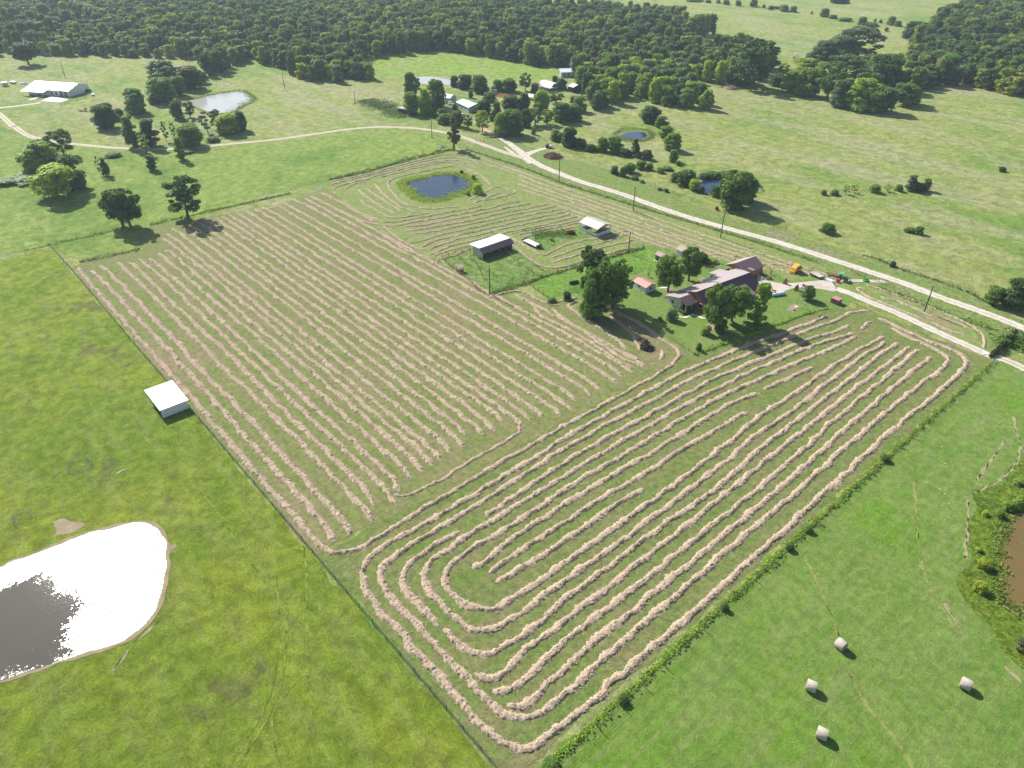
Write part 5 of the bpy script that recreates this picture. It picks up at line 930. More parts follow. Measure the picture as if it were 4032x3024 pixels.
# car under the carport
c_ = thing('parked_car', 'dark blue car mostly hidden under the carport roof', 'car', (0,0,0)); c_.location = (143.7-6.2*math.cos(TH)-28.5*math.sin(TH), 126.9-6.2*math.sin(TH)+28.5*math.cos(TH), 0); c_.rotation_euler = (0,0,TH)
def car(t, mat, L_=4.6, W_=1.8, pickup=False):
    m = MB(); m.prism([(-L_/2,0.35), (L_/2,0.35), (L_/2,0.8), (L_/2-0.9,0.98), (-L_/2+0.3,1.0), (-L_/2,0.85)], 'X', -W_/2, W_/2); m.build('body', mat, t)
    m = MB(); a = W_/2-0.12; m.add([(-a,-L_/2+0.7,0.98),(a,-L_/2+0.7,0.98),(a,L_/2-1.2,0.98),(-a,L_/2-1.2,0.98),(-a+0.18,-L_/2+1.2,1.5),(a-0.18,-L_/2+1.2,1.5),(a-0.18,L_/2-2.1,1.5),(-a+0.18,L_/2-2.1,1.5)], [(0,3,2,1),(0,1,5,4),(1,2,6,5),(2,3,7,6),(3,0,4,7)]); m.build('windows', M['glass'], t)
    MB().quad((-a+0.16,-L_/2+1.15,1.51), (a-0.16,-L_/2+1.15,1.51), (a-0.16,L_/2-2.05,1.51), (-a+0.16,L_/2-2.05,1.51), th=0.05).build('roof', mat, t)
    for sx in (-1,1):
        for sy in (-1,1):
            wv = MB().lathe([(0,-0.1),(0.33,-0.1),(0.33,0.1),(0,0.1)], (sx*(W_/2-0.1),sy*L_*0.3,0.33), 14, 'X').build('wheel', M['black'], t); MB().lathe([(0,-0.12),(0.18,-0.12),(0.18,0.12),(0,0.12)], (sx*(W_/2-0.1),sy*L_*0.3,0.33), 10, 'X').build('rim', M['steel'], wv)
        MB().box((sx*0.6, L_/2+0.005, 0.68), (0.35,0.05,0.16)).build('headlight', M['white'], t)
car(c_, M['blue'])

# ---------------------------------------------------------------- sheds and barns
def gable(name, label, cat, loc, rz, L_, W_, eave, ridge, roofmat, wallmat, over=0.25, openside=(), front_wall=None, roofmat2=None, posts=True, group=None):
    """ridge along local X (0..L_), width along local Y (0..W_)"""
    t = thing(name, label, cat, loc, rz, group); o = over; mid = W_/2; m = MB()
    sl_ = (ridge-eave)/mid
    MB().quad((-o,-o,eave-sl_*o), (L_+o,-o,eave-sl_*o), (L_+o,mid,ridge), (-o,mid,ridge), th=0.08).build('near_roof_slope', M[roofmat], t)
    MB().quad((-o,W_+o,eave-sl_*o), (L_+o,W_+o,eave-sl_*o), (L_+o,mid,ridge+0.003), (-o,mid,ridge+0.003), th=0.08).build('far_roof_slope', M[roofmat2 or roofmat], t)
    e = 0.1
    if 'y0' not in openside: m.box((L_/2,0,(eave-e)/2), (L_,0.1,eave-e))
    if 'y1' not in openside: m.box((L_/2,W_,(eave-e)/2), (L_,0.1,eave-e))
    pr = [(0,0), (W_,0), (W_,eave-e), (mid,ridge-e), (0,eave-e)]; pt = [(0,eave-e-0.25), (W_,eave-e-0.25), (W_,eave-e), (mid,ridge-e), (0,eave-e)]
    m.prism(pt if 'x0' in openside else pr, 'X', 0.05, 0.12); m.prism(pt if 'x1' in openside else pr, 'X', L_-0.12, L_-0.05)
    m.build('wall', M[wallmat], t)
    if openside and posts:
        for x in np.linspace(0.1, L_-0.1, max(2, int(L_/2.7)+1)):
            for y in ([0] if 'y0' in openside else []) + ([W_] if 'y1' in openside else []):
                MB().tube([(x,y,0), (x,y,eave-e)], 0.07, 6).build('post', M['wood_grey'], t)
    return t
s = gable('garden_shed', 'small white board shed with a faded red roof behind the farmhouse', 'shed', (123.4,123.3,0), R(-6), 5.3, 4.0, 2.2, 2.95, 'tin_red', 'siding')
w1 = MB().box((5.32,2.0,1.4), (0.05,0.9,0.8)).build('window', M['glass'], s); MB().box((5.33,2.0,1.83), (0.07,1.0,0.06)).build('frame', M['white'], w1)
w1 = MB().box((2.6,-0.07,1.5), (0.8,0.05,0.6)).build('window', M['glass'], s); MB().box((2.9,-0.07,0.95), (0.8,0.045,1.7)).build('door', M['siding'], s)
s = gable('porch_shed', 'little open-fronted shed with a brown roof standing on the back lawn', 'shed', (114.9,143.5,0), R(-4), 3.6, 3.0, 2.2, 2.8, 'tin_brown', 'tin_bluegrey', openside=('x1','y0'))
MB().box((1.8,1.5,0.06), (4.2,3.6,0.12)).build('slab', M['slab'], s)
for k in range(3):
    b_ = tag(MB().lathe([(0,0), (0.28,0), (0.32,0.5), (0.28,0.95), (0,0.95)], n=12).build('storage_drum', M['blue'] if k == 1 else M['steel']), ['grey drum at the left of the porch shed front','blue drum in the porch shed front','grey drum at the right of the porch shed front'][k], 'drum'); b_.location = (116+k*0.9, 144.2, 0.12)
s = gable('long_shed', 'long low machine shed with a brown roof behind the shade trees', 'shed', (117.0,151.6,0), R(-6), 7.6, 3.8, 2.4, 3.3, 'tin_brown', 'tin_bluegrey', openside=('x1',))
# barn with a lean flat top and steep front apron
b_ = thing('livestock_barn', 'grey metal barn with flat pale roof and steep dark front apron, open front', 'barn', (0,0,0))
MB().quad((71.7,101.0,3.5), (77.0,101.0,3.7), (77.0,114.4,3.7), (71.7,114.4,3.5), th=0.1).build('flat_roof', M['tin_white'], b_)
MB().quad((77.02,101.0,3.7), (78.9,101.0,2.3), (78.9,114.4,2.3), (77.02,114.4,3.7), th=0.1).build('front_apron', M['tin_dim_mauve'], b_)
MB().prism([(72.9,0), (77.9,0), (77.9,2.8), (76.95,3.55), (72.9,3.4)], 'Y', 101.6, 101.7).prism([(72.0,0), (78.3,0), (78.3,2.6), (76.95,3.55), (72.0,3.35)], 'Y', 113.9, 114.0).box((72.05,108.7,1.6), (0.1,10.4,3.3)).build('metal_wall', M['tin_grey'], b_)
for y in (104.6, 107.8, 111.0): MB().tube([(78.3,y,0), (78.3,y,2.65)], 0.09, 6).build('post', M['rust'], b_)
MB().tube([(72.0,101.2,0), (72.0,101.2,3.4)], 0.06, 6).build('post', M['rust'], b_)
tr_ = thing('old_tractor', 'small pale machine parked in the shade inside the livestock barn', 'tractor', (77,109,0), 0.3)
MB().box((0,0,0.9), (1.8,0.6,0.5)).build('body', M['steel'], tr_)
for x, r_ in ((-0.6,0.55), (0.8,0.35)):
    for y in (-0.6,0.6): MB().lathe([(0,-0.12),(r_,-0.12),(r_,0.12),(0,0.12)], (x,y,r_), 14, 'Y').build('wheel', M['steel'] if x > 0 else M['black'], tr_)
b_ = thing('hay_barn', 'open pole barn with a pale gable roof and a waist-high white wall', 'barn', (81.0,143.2,0), R(-1))
MB().quad((-0.3,-0.5,3.0), (8.9,-0.5,3.0), (8.9,3.3,4.1), (-0.3,3.3,4.1), th=0.1).build('near_roof_slope', M['tin_grey'], b_)
MB().quad((-0.3,7.0,3.0), (8.9,7.0,3.0), (8.9,3.3,4.103), (-0.3,3.3,4.103), th=0.1).build('far_roof_slope', M['tin_grey'], b_)
MB().box((4.3,0,0.6), (8.2,0.08,1.2)).box((8.35,3.3,0.6), (0.08,6.6,1.2)).box((4.3,6.6,0.6), (8.2,0.08,1.2)).box((0.1,3.3,0.6), (0.08,6.6,1.2)).build('low_wall', M['tin_white'], b_)
MB().prism([(0,2.9), (6.6,2.9), (3.3,3.95)], 'X', 8.3, 8.4).build('gable_trim', M['tin_grey'], b_)
for x in (0.1, 2.9, 5.6, 8.35):
    for y in (0.1, 6.5): MB().tube([(x,y,0), (x,y,3.05)], 0.08, 6).build('post', M['rust'], b_)
for y in (2.2, 4.4): MB().tube([(8.35,y,0), (8.35,y,3.3)], 0.07, 6).build('post', M['rust'], b_)
b_ = thing('loafing_shed', 'white cattle shelter with a glaring flat roof beside the west wire fence', 'shed', (0,0,0))
MB().quad((88.2,-8.0,2.9), (98.2,-8.0,2.45), (98.2,-1.5,2.45), (88.2,-1.5,2.9), th=0.1).build('roof', M['white'], b_)
MB().box((97.75,-4.75,1.15), (0.1,6.0,2.3)).build('end_wall', M['tin_white'], b_); MB().prism([(88.6,0), (97.7,0), (97.7,2.3), (88.6,2.72)], 'Y', -1.85, -1.75).build('back_wall', M['tin_white'], b_)
for x in (88.7, 91.7, 94.7, 97.6): MB().tube([(x,-7.6,0), (x,-7.6,2.4)], 0.08, 6).build('post', M['post'], b_)
b_ = thing('covered_feeder', 'tiny roofed cattle feeder with a brown tin roof in the barn yard', 'feeder', (79.4,89.9,0), R(-12))
MB().quad((-0.3,-0.2,1.9), (1.9,-0.2,1.7), (1.9,1.9,1.7), (-0.3,1.9,1.9), th=0.06).build('roof', M['tin_brown'], b_)
for x in (0,1.6):
    for y in (0,1.7): MB().tube([(x,y,0), (x,y,1.8)], 0.06, 5).build('post', M['post'], b_)
MB().box((0.8,0.85,0.5), (1.4,1.5,0.5)).box((0.8,0.85,1.2), (1.5,0.1,0.1)).build('manger', M['wood_grey'], b_)
# big white barn, far left
b_ = thing('white_barn', 'big white metal barn with a porch, far left by the lane', 'barn', (-252.4,61.6,0), R(34.5))
MB().quad((-29.5,-0.4,3.4), (0.4,-0.4,3.4), (0.4,8,5.8), (-29.5,8,5.8), th=0.12).build('near_roof_slope', M['tin_white'], b_); MB().quad((-29.5,16.4,3.4), (0.4,16.4,3.4), (0.4,8,5.803), (-29.5,8,5.803), th=0.12).build('far_roof_slope', M['tin_white'], b_)
MB().quad((-29.5,-0.42,3.38), (-14,-0.42,3.38), (-14,-4.5,2.7), (-29.5,-4.5,2.7), th=0.1).build('porch_roof', M['tin_white'], b_)
MB().box((-14.5,0.05,1.65), (29,0.1,3.3)).box((-14.5,16,1.65), (29,0.1,3.3)).prism([(0,0),(16,0),(16,3.35),(8,5.65),(0,3.35)], 'X', -0.1, 0).prism([(0,0),(16,0),(16,3.35),(8,5.65),(0,3.35)], 'X', -29, -28.9).build('wall', M['tin_white'], b_)
for x in (-2.5, -5.5): MB().box((x,-0.05,1.4), (2.2,0.1,2.6)).build('door', M['wood_grey'], b_)
for x in (-9, -12): MB().box((x,-0.05,1.5), (1.0,0.1,1.6)).build('window', M['glass'], b_)
for x in (-29, -24, -19, -14.3): MB().tube([(x,-4.3,0), (x,-4.3,2.7)], 0.12, 6).build('post', M['white'], b_)
def at1(c, x, y): a = cr(c, x, y); return (a[0], a[1], 0)
t = thing('water_tank', 'white square tank at the far left edge beyond the barn', 'tank', at1(K1,42,682)); MB().box((0,0,1.1), (3,3,2.2)).build('tank', M['tin_bluegrey'], t); MB().box((0,0,2.25), (3.2,3.2,0.1)).build('lid', M['tin_white'], t)
t = thing('cargo_trailer', 'small dark trailer between the white tank and the boat', 'trailer', at1(K1,108,662), 0.4); MB().box((0,0,0.8), (4,2,0.9)).build('bed', M['tin_grey'], t); [MB().lathe([(0,-0.12),(0.35,-0.12),(0.35,0.12),(0,0.12)], (x,-1,0.35), 12, 'Y').build('wheel', M['black'], t) for x in (-0.6,0.6)]
t = thing('covered_boat', 'white covered boat parked beyond the big white barn', 'boat', at1(K1,188,665), 0.5); MB().add([(-3,-0.9,0.6),(-3,0.9,0.6),(1.5,1,0.6),(3,0,0.7),(1.5,-1,0.6),(-2.8,0,1.6),(1.2,0,1.5)], [(0,4,6,5),(4,3,6),(3,2,6),(2,1,5,6),(1,0,5),(0,1,2,3,4)]).build('cover', M['white'], t); MB().box((0,0,0.4), (5,1.2,0.3)).build('hull', M['white'], t)
t = thing('utility_cart', 'small pale machine on the grass just right of the white barn', 'cart', at1(K1,740,758)); MB().box((0,0,0.7), (2.2,1.4,0.7)).build('body', M['tin_bluegrey'], t); MB().lathe([(0,-0.1),(0.3,-0.1),(0.3,0.1),(0,0.1)], (0.5,-0.7,0.3), 10, 'Y').build('wheel', M['black'], t)
t = thing('flat_wagon', 'rusty flat wagon left in the grass in front of the white barn', 'wagon', at1(K1,655,878), 0.9); MB().box((0,0,0.8), (4,2,0.15)).build('deck', M['wood_grey'], t); MB().box((1.8,0,1.2), (0.1,2,0.8)).build('headboard', M['redrust'], t); [MB().lathe([(0,-0.1),(0.35,-0.1),(0.35,0.1),(0,0.1)], (x,y,0.35), 10, 'Y').build('wheel', M['white'], t) for x in (-1.3,1.3) for y in (-0.9,0.9)]
t = thing('parked_car', 'dark car nosed against the end wall of the white barn', 'car', at1(K1,695,725), 0.6); car(t, M['black'])
# neighbours' homestead
b_ = gable('mobile_home', 'long low house with a bright white roof beside the dirt track', 'house', (-87.7,216.4,0), R(-9.7), 14.3, 7.6, 2.8, 3.9, 'tin_white', 'tin_bluegrey')
for x in (3, 6.5, 11): MB().box((x,-0.07,1.6), (1.0,0.05,0.8)).build('window', M['glass'], b_)
MB().box((14.33,5.4,1.1), (0.06,1.0,2.0)).build('door', M['white'], b_); MB().quad((8,7.8,2.9), (14,7.8,2.9), (14,11.5,2.5), (8,11.5,2.5), th=0.08).build('rear_porch_roof', M['tin_white'], b_)
x_, y_, _ = at1(KM,420,320); b_ = gable('cottage', 'pale blue cottage half hidden behind a big dark tree', 'house', (x_,y_,0), R(15), 7, 6, 3.0, 4.2, 'tin_white', 'tin_bluegrey'); MB().box((7.03,3,1.5), (0.05,0.9,0.9)).build('window', M['glass'], b_); MB().box((7.03,1.4,1.0), (0.05,0.8,1.9)).build('door', M['white'], b_)
t = thing('parked_car', 'white pickup parked between the cottage and the long house', 'car', at1(KM,540,345), R(60)); car(t, M['carwhite'], 5.0)
t = thing('parked_car', 'small white car just behind the white pickup', 'car', at1(KM,568,352), R(75)); car(t, M['carwhite'], 3.8)
t = thing('parked_car', 'pale car under trees beside the dirt track', 'car', at1(KM,702,498), R(30)); car(t, M['carwhite'], 4.4)
t = thing('stock_shelter', 'open-fronted stock shelter with a grey roof above the farm lane', 'shed', (-97.3,184.6,0), R(17))
MB().quad((-0.3,-0.3,2.9), (6.9,-0.3,2.9), (6.9,4.6,2.6), (-0.3,4.6,2.6), th=0.1).build('roof', M['tin_grey'], t); MB().box((3.3,4.4,1.25), (6.6,0.1,2.5)).box((6.6,2.2,1.3), (0.1,4.4,2.6)).box((0,2.2,1.3), (0.1,4.4,2.6)).build('wall', M['tin_bluegrey'], t)
for x in (0.1, 3.3, 6.5): MB().tube([(x,0,0), (x,0,2.8)], 0.1, 6).build('post', M['wood_grey'], t)
b_ = thing('arched_cabin', 'arched-roof cabin with a shiny white roof among the trees', 'cabin', (-93,283.5,0), R(-6))
prf = [(3.2-3.2*math.cos(a), 2.2+1.9*math.sin(a)) for a in np.linspace(0, math.pi, 11)]
m = MB(); [m.quad((-0.3,prf[k][0],prf[k][1]), (11.5,prf[k][0],prf[k][1]), (11.5,prf[k+1][0],prf[k+1][1]), (-0.3,prf[k+1][0],prf[k+1][1]), th=0.0) for k in range(10)]; m.build('arched_roof', M['tin_white'], b_)
MB().prism([(0,0), (6.4,0)] + prf[::-1], 'X', 11.1, 11.2).box((5.6,0.05,1.1), (11.2,0.1,2.2)).prism([(0,0), (6.4,0)] + prf[::-1], 'X', 0, 0.1).build('wall', M['wood_grey'], b_)
for y in (1.2, 3.2, 5.2): MB().box((11.23,y,1.5), (0.05,0.9,1.0)).build('window', M['white'], b_)
MB().quad((3,-3.2,2.3), (14,-3.2,2.3), (14,-0.1,2.7), (3,-0.1,2.7), th=0.1).build('porch_roof', M['tin_grey'], b_); MB().box((9,-3.1,0.6), (10,0.1,1.2)).build('porch_wall', M['wood_grey'], b_)
x_, y_, _ = at1(KM,2010,190); b_ = gable('dark_cabin', 'dark-walled cabin at the edge of the central wood', 'cabin', (x_,y_,0), R(-6), 5, 7, 3.2, 4.4, 'tin_bluegrey', 'dark'); MB().box((5.03,3,1.5), (0.05,1,1)).build('window', M['glass'], b_)
x_, y_, _ = at1(K3,420,612); b_ = gable('pond_house', 'small pale blue-roofed house on the far side of the homestead', 'house', (x_,y_,0), R(55), 8, 7, 3.4, 4.6, 'tin_white', 'tin_bluegrey', over=0.8)
for x in (2.2, 4.8): MB().box((x,-0.07,1.7), (0.9,0.05,1.0)).build('window', M['glass'], b_)
t = thing('white_canopy', 'curved white canopy beside the trees near the arched cabin', 'canopy', at1(KM,1540,285), R(20)); cz = [(-2.6,1.9), (-1.5,2.5), (0,2.8), (1.5,2.5), (2.6,1.9)]
m = MB(); [m.quad((-3.2,cz[k][0],cz[k][1]), (3.2,cz[k][0],cz[k][1]), (3.2,cz[k+1][0],cz[k+1][1]), (-3.2,cz[k+1][0],cz[k+1][1]), th=0.03) for k in range(4)]; m.build('cover', M['white'], t); [MB().tube([(x,y,0),(x,y,1.9)], 0.05, 5).build('leg', M['steel'], t) for x in (-3,3) for y in (-2.5,2.5)]
t = thing('pump_house', 'small pale blue shed roof beside the orange pond', 'shed', at1(KM,1095,212), R(40)); MB().quad((-1.8,-1.3,2.1), (1.8,-1.3,2.1), (1.8,1.3,1.7), (-1.8,1.3,1.7), th=0.08).build('roof', M['paleblue'], t); MB().box((0,0,0.9), (3,2,1.7)).build('wall', M['tin_bluegrey'], t)
t = thing('utility_vehicle', 'dark four-wheeler with a grey rear box at the end of the side lane', 'vehicle', at1(KM,1772,893), R(-50)); MB().box((0,-0.7,0.8), (1.5,1.5,0.8)).box((0,-0.6,1.6), (1.4,1.1,0.08)).build('body', M['black'], t); MB().box((0,0.9,0.85), (1.5,1.4,0.9)).build('box', M['tin_bluegrey'], t); [MB().lathe([(0,-0.12),(0.32,-0.12),(0.32,0.12),(0,0.12)], (x,y,0.32), 12, 'X').build('wheel', M['black'], t) for x in (-0.75,0.75) for y in (-1,1)]

# ---------------------------------------------------------------- machinery, yard things
def wheel(t, x, y, r, w_, rim='wheelyellow', ax='Y', hub=0.6):
    wv = MB().lathe([(r*hub,-w_/2),(r*0.9,-w_/2),(r,-w_/3),(r,w_/3),(r*0.9,w_/2),(r*hub,w_/2)], (x,y,r), 20, ax).build('wheel', M['black'], t, True); MB().lathe([(0,-w_/3),(r*hub,-w_/2.2),(r*hub,w_/2.2),(0,w_/3)], (x,y,r), 14, ax).build('rim', M[rim], wv)
P0 = at1(KY,590,535)
t = thing('round_baler', 'yellow round baler parked on the mown grass by the garage', 'baler', P0, R(75))
MB().prism([(-1.25,0.75), (0.55,0.55), (1.35,0.95), (1.5,1.7), (1.0,2.4), (0.1,2.6), (-0.8,2.3), (-1.3,1.6)], 'Y', -0.85, 0.85).build('baling_chamber', M['yellow'], t)
m = MB(); [m.box((1.42-0.08*abs(k), 0, 1.2+0.35*k), (0.1,1.55,0.14)) for k in range(3)]; m.box((0.3,-0.87,1.6), (1.6,0.04,0.3)).box((0.3,0.87,1.6), (1.6,0.04,0.3)).build('belts', M['dark'], t)
MB().box((-1.5,0,0.5), (0.5,1.9,0.35)).build('pickup_reel', M['yellow'], t); MB().tube([(-1.3,0.4,0.7), (-3.0,0,0.5)], 0.08, 6).tube([(-1.3,-0.4,0.7), (-3.0,0,0.5)], 0.08, 6).build('drawbar', M['yellow'], t); MB().box((-1.1,-0.95,1.5), (0.6,0.25,0.8)).build('twine_box', M['yellow'], t)
wheel(t, -0.1, -1.05, 0.42, 0.3); wheel(t, -0.1, 1.05, 0.42, 0.3)
def trailer(loc, rz, L_, W_, label, deck='concrete', gate=True):
    t = thing('flatbed_trailer', label, 'trailer', loc, rz)
    MB().box((0,0,0.72), (L_,W_,0.1)).build('deck', M[deck], t); MB().box((0,W_/2,0.65), (L_+0.1,0.08,0.22)).box((0,-W_/2,0.65), (L_+0.1,0.08,0.22)).box((L_/2,0,0.65), (0.08,W_,0.22)).box((-L_/2,0,0.65), (0.08,W_,0.22)).build('frame', M['black' if gate else 'steel'], t)
    MB().tube([(L_/2,W_/3,0.6), (L_/2+1.5,0,0.55)], 0.06, 6).tube([(L_/2,-W_/3,0.6), (L_/2+1.5,0,0.55)], 0.06, 6).build('tongue', M['black'], t)
    for x in (-0.9, 0.0):
        for y in (-1, 1): wheel(t, x, y*(W_/2+0.14), 0.35, 0.22, 'steel')
    if gate:
        m = MB(); [m.tube([(-L_/2,-W_/2+W_*k/4,0.7), (-L_/2-0.15,-W_/2+W_*k/4,2.0)], 0.03, 4) for k in range(5)]; m.tube([(-L_/2-0.15,-W_/2,2.0), (-L_/2-0.15,W_/2,2.0)], 0.03, 4).tube([(-L_/2-0.08,-W_/2,1.35), (-L_/2-0.08,W_/2,1.35)], 0.03, 4).build('ramp_gate', M['black'], t)
    return t
a = cr(KY,860,590); b = cr(KY,960,640); trailer(((a[0]+b[0])/2+0.3, (a[1]+b[1])/2+0.6, 0), math.atan2(b[1]-a[1], b[0]-a[0]), 4.2, 2.0, 'utility trailer with a grey wood deck and raised ramp beside the baler', 'concrete')
t = trailer((79.6,121.7,0), R(-2), 7.0, 2.3, 'long white flatbed trailer parked behind the barn', 'white', False)
MB().box((3.6,0,0.9), (0.9,2.0,0.5)).tube([(3.9,0.5,1.0), (4.6,0.2,1.2)], 0.12, 6).build('winch_gear', M['black'], t); MB().box((-3.9,0,0.75), (0.7,2.2,0.35)).build('ramp', M['black'], t)
t = thing('hay_swather', 'faded red hay machine parked beside the open pole barn', 'machine', at1(KF,1505,330), R(60)); MB().box((0,0,0.9), (2.6,1.3,0.5), 0).box((0,-0.5,1.25), (2.4,0.3,0.35), 0).build('hood', M['redrust'], t); MB().box((0,0.8,0.45), (2.8,0.6,0.3)).build('cutter_bar', M['dark'], t); wheel(t, -1.1, -0.5, 0.4, 0.25, 'redrust', 'X'); wheel(t, 1.1, -0.5, 0.4, 0.25, 'redrust', 'X')
t = tag(MB().box((0,0,0.25), (1.6,0.7,0.06)).box((-0.78,0,0.4), (0.05,0.7,0.35)).box((0.78,0,0.4), (0.05,0.7,0.35)).box((0,0.34,0.4), (1.6,0.05,0.35)).box((0,-0.34,0.4), (1.6,0.05,0.35)).build('small_trough', M['green']), 'small dark trough in the weeds behind the white flatbed trailer', 'trough'); t.location = at1(KF,1310,415)
t = thing('feed_trough', 'dark rectangular trough in the green paddock', 'trough', at1(KF,1548,875), R(75)); MB().box((0,0,0.25), (3.0,0.9,0.06)).box((0,0.43,0.45), (3.0,0.06,0.5)).box((0,-0.43,0.45), (3.0,0.06,0.5)).box((1.48,0,0.45), (0.06,0.9,0.5)).box((-1.48,0,0.45), (0.06,0.9,0.5)).build('tub', M['dark'], t); [MB().box((x,0,0.1), (0.1,0.9,0.2)).build('leg', M['steel'], t) for x in (-1.2,1.2)]
# tractor
t = thing('tractor', 'green tractor with front loader and a pale green sun canopy on the drive', 'tractor', at1(KY,1400,690), R(8))
MB().box((0.7,0,1.05), (1.6,0.6,0.6)).prism([(-0.4,0.7),(1.5,0.7),(1.5,1.2),(0.2,1.4),(-0.4,1.2)], 'Y', -0.25, 0.25).build('hood', M['green'], t); MB().box((-0.7,0.62,1.2), (0.9,0.3,0.12)).box((-0.7,-0.62,1.2), (0.9,0.3,0.12)).build('fender', M['green'], t); MB().box((-0.75,0,1.15), (0.5,0.5,0.15)).box((-1.0,0,1.45), (0.12,0.5,0.5)).build('seat', M['black'], t)
MB().box((-0.7,0,2.45), (1.4,1.3,0.08)).build('canopy', M['green2'], t); [MB().tube([(-1.1,y,1.2), (-1.1,y,2.42)], 0.04, 5).build('canopy_post', M['black'], t) for y in (-0.5,0.5)]
wheel(t, -0.9, -0.85, 0.72, 0.42); wheel(t, -0.9, 0.85, 0.72, 0.42); wheel(t, 1.1, -0.7, 0.42, 0.28); wheel(t, 1.1, 0.7, 0.42, 0.28)
for y in (-0.6,0.6): MB().tube([(0.1,y,1.3), (1.4,y,1.25), (2.2,y,0.5)], 0.08, 5).build('loader_arm', M['green'], t)
MB().prism([(2.1,0.1),(2.9,0.1),(2.7,0.2),(2.25,0.3),(2.2,0.8),(2.1,0.8)], 'Y', -0.95, 0.95).build('bucket', M['green'], t); MB().tube([(0.9,0.2,1.35), (0.9,0.2,1.9)], 0.04, 5).build('exhaust', M['black'], t); MB().tube([(-0.25,0,1.3), (-0.4,0,1.55)], 0.03, 5).build('steering_column', M['black'], t)
t = thing('disc_harrow', 'rusty brown disc implement behind the tractor', 'implement', at1(KY,1230,610), R(20)); m = MB()
for k in range(8):
    for y in (-0.5, 0.5): m.lathe([(0,-0.02),(0.36,0.0),(0,0.02)], (-1.3+0.37*k, y, 0.38), 12, 'X')
m.build('discs', M['rust'], t); MB().box((0,0,0.8), (2.8,0.1,0.12)).box((0,0.6,0.75), (2.6,0.1,0.1)).box((0,-0.6,0.75), (2.6,0.1,0.1)).box((0,0,0.9), (0.12,1.6,0.3)).build('frame', M['wood_tan'], t); wheel(t, -1.7, 0.3, 0.38, 0.2); wheel(t, 1.6, -0.4, 0.38, 0.2)
t = thing('mower_deck', 'green mower deck left on the concrete drive', 'implement', at1(KY,1805,690), R(-5)); MB().lathe([(0,0.15),(1.0,0.15),(1.05,0.3),(0.9,0.42),(0,0.45)], n=10).build('deck', M['green'], t); MB().box((0,0.4,0.55), (0.5,0.5,0.3)).tube([(0,0,0.5), (-1.3,0,0.8)], 0.06, 5).build('gearbox', M['green'], t)
t = thing('rowboat', 'pale upturned boat lying on the drive behind the red machine', 'boat', at1(KY,1185,700), R(5)); MB().add([(-1.5,-0.65,0.15),(-1.5,0.65,0.15),(0.9,0.7,0.15),(1.7,0,0.2),(0.9,-0.7,0.15),(-1.4,-0.4,0.65),(-1.4,0.4,0.65),(0.8,0.4,0.62),(0.8,-0.4,0.62)], [(0,4,8,5),(4,3,8),(3,7,8),(3,2,7),(2,1,6,7),(1,0,5,6),(5,8,7,6),(0,1,2,3,4)]).build('hull', M['tin_white'], t); MB().box((0,0,0.12), (3.0,1.45,0.06)).build('gunwale', M['steel'], t)
t = thing('spreader', 'small bright red implement at the end of the pale boat', 'implement', at1(KY,1305,712), R(-5)); MB().lathe([(0.15,0.3),(0.5,0.85),(0.5,0.95),(0,0.95)], n=10).build('hopper', M['red'], t); MB().tube([(0,0,0.4), (1.0,0,0.35)], 0.07, 5).tube([(0,0,0.35), (-0.9,0.3,0.4)], 0.07, 5).box((0,0,0.25), (0.8,0.8,0.15)).build('frame', M['red'], t)
t = thing('storage_box', 'maroon cube-shaped box standing on the grass below the drive', 'box', at1(KY,1285,1075), R(-3)); MB().box((0,0,0.75), (2.3,2.1,1.5)).build('box', M['maroonbox'], t); MB().box((0,0,1.54), (2.45,2.25,0.08)).build('lid', M['maroontop'], t)
for k, (x, y) in enumerate([(400,740), (595,850)]):
    t = thing('gate_pillar', ['brick gate pillar on the house side of the drive mouth', 'brick gate pillar on the lawn side of the drive mouth'][k], 'pillar', at1(KY,x,y), 0, 'brick pillars flanking the drive')
    MB().prism([(-0.55,0),(0.55,0),(0.45,1.0),(0.1,1.75),(-0.3,1.3)], 'Y', -0.45, 0.45).build('shaft', M['brick'], t); MB().tube([(0.1,0,1.7), (0.1,0,2.1)], 0.05, 6).lathe([(0,2.1),(0.12,2.2),(0,2.35)], (0.1,0,0), 8).build('lamp', M['black'], t)
    weeds('planting', [at1(KY,x-25,y+5)[:2], at1(KY,x+10,y+10)[:2]], 1.0, 0.4, 120, 'm', ['green planting round the foot of the house-side pillar', 'green planting round the foot of the lawn-side pillar'][k], 80+k, 0.22)
t = thing('wrapped_roll', 'long pale blue plastic-wrapped roll lying beside the concrete yard', 'roll', at1(KS,1835,730), R(66)); L_ = 4.3
MB().lathe([(0,-L_/2),(0.42,-L_/2),(0.5,-L_/2+0.2),(0.5,L_/2-0.2),(0.42,L_/2),(0,L_/2)], (0,0,0.5), 16, 'X').build('roll', M['paleblue'], t, True); MB().lathe([(0.51,-0.1),(0.51,0.1)], (0,0,0.5), 16, 'X').build('strap', M['white'], t)
t = thing('riding_mower', 'small tan riding mower with a roll bar on the concrete yard', 'mower', at1(KY,190,890), R(40)); MB().box((0,0,0.55), (1.5,0.7,0.35)).box((0.5,0,0.8), (0.6,0.5,0.3)).build('body', M['wheelyellow'], t); MB().tube([(-0.3,-0.4,0.6), (-0.3,-0.4,1.8), (-0.3,0.4,1.8), (-0.3,0.4,0.6)], 0.05, 5).build('roll_bar', M['wheelyellow'], t); MB().box((-0.2,0,0.85), (0.4,0.4,0.12)).build('seat', M['black'], t); wheel(t,-0.5,-0.45,0.32,0.2,'steel'); wheel(t,-0.5,0.45,0.32,0.2,'steel'); wheel(t,0.6,-0.4,0.22,0.15,'steel'); wheel(t,0.6,0.4,0.22,0.15,'steel')
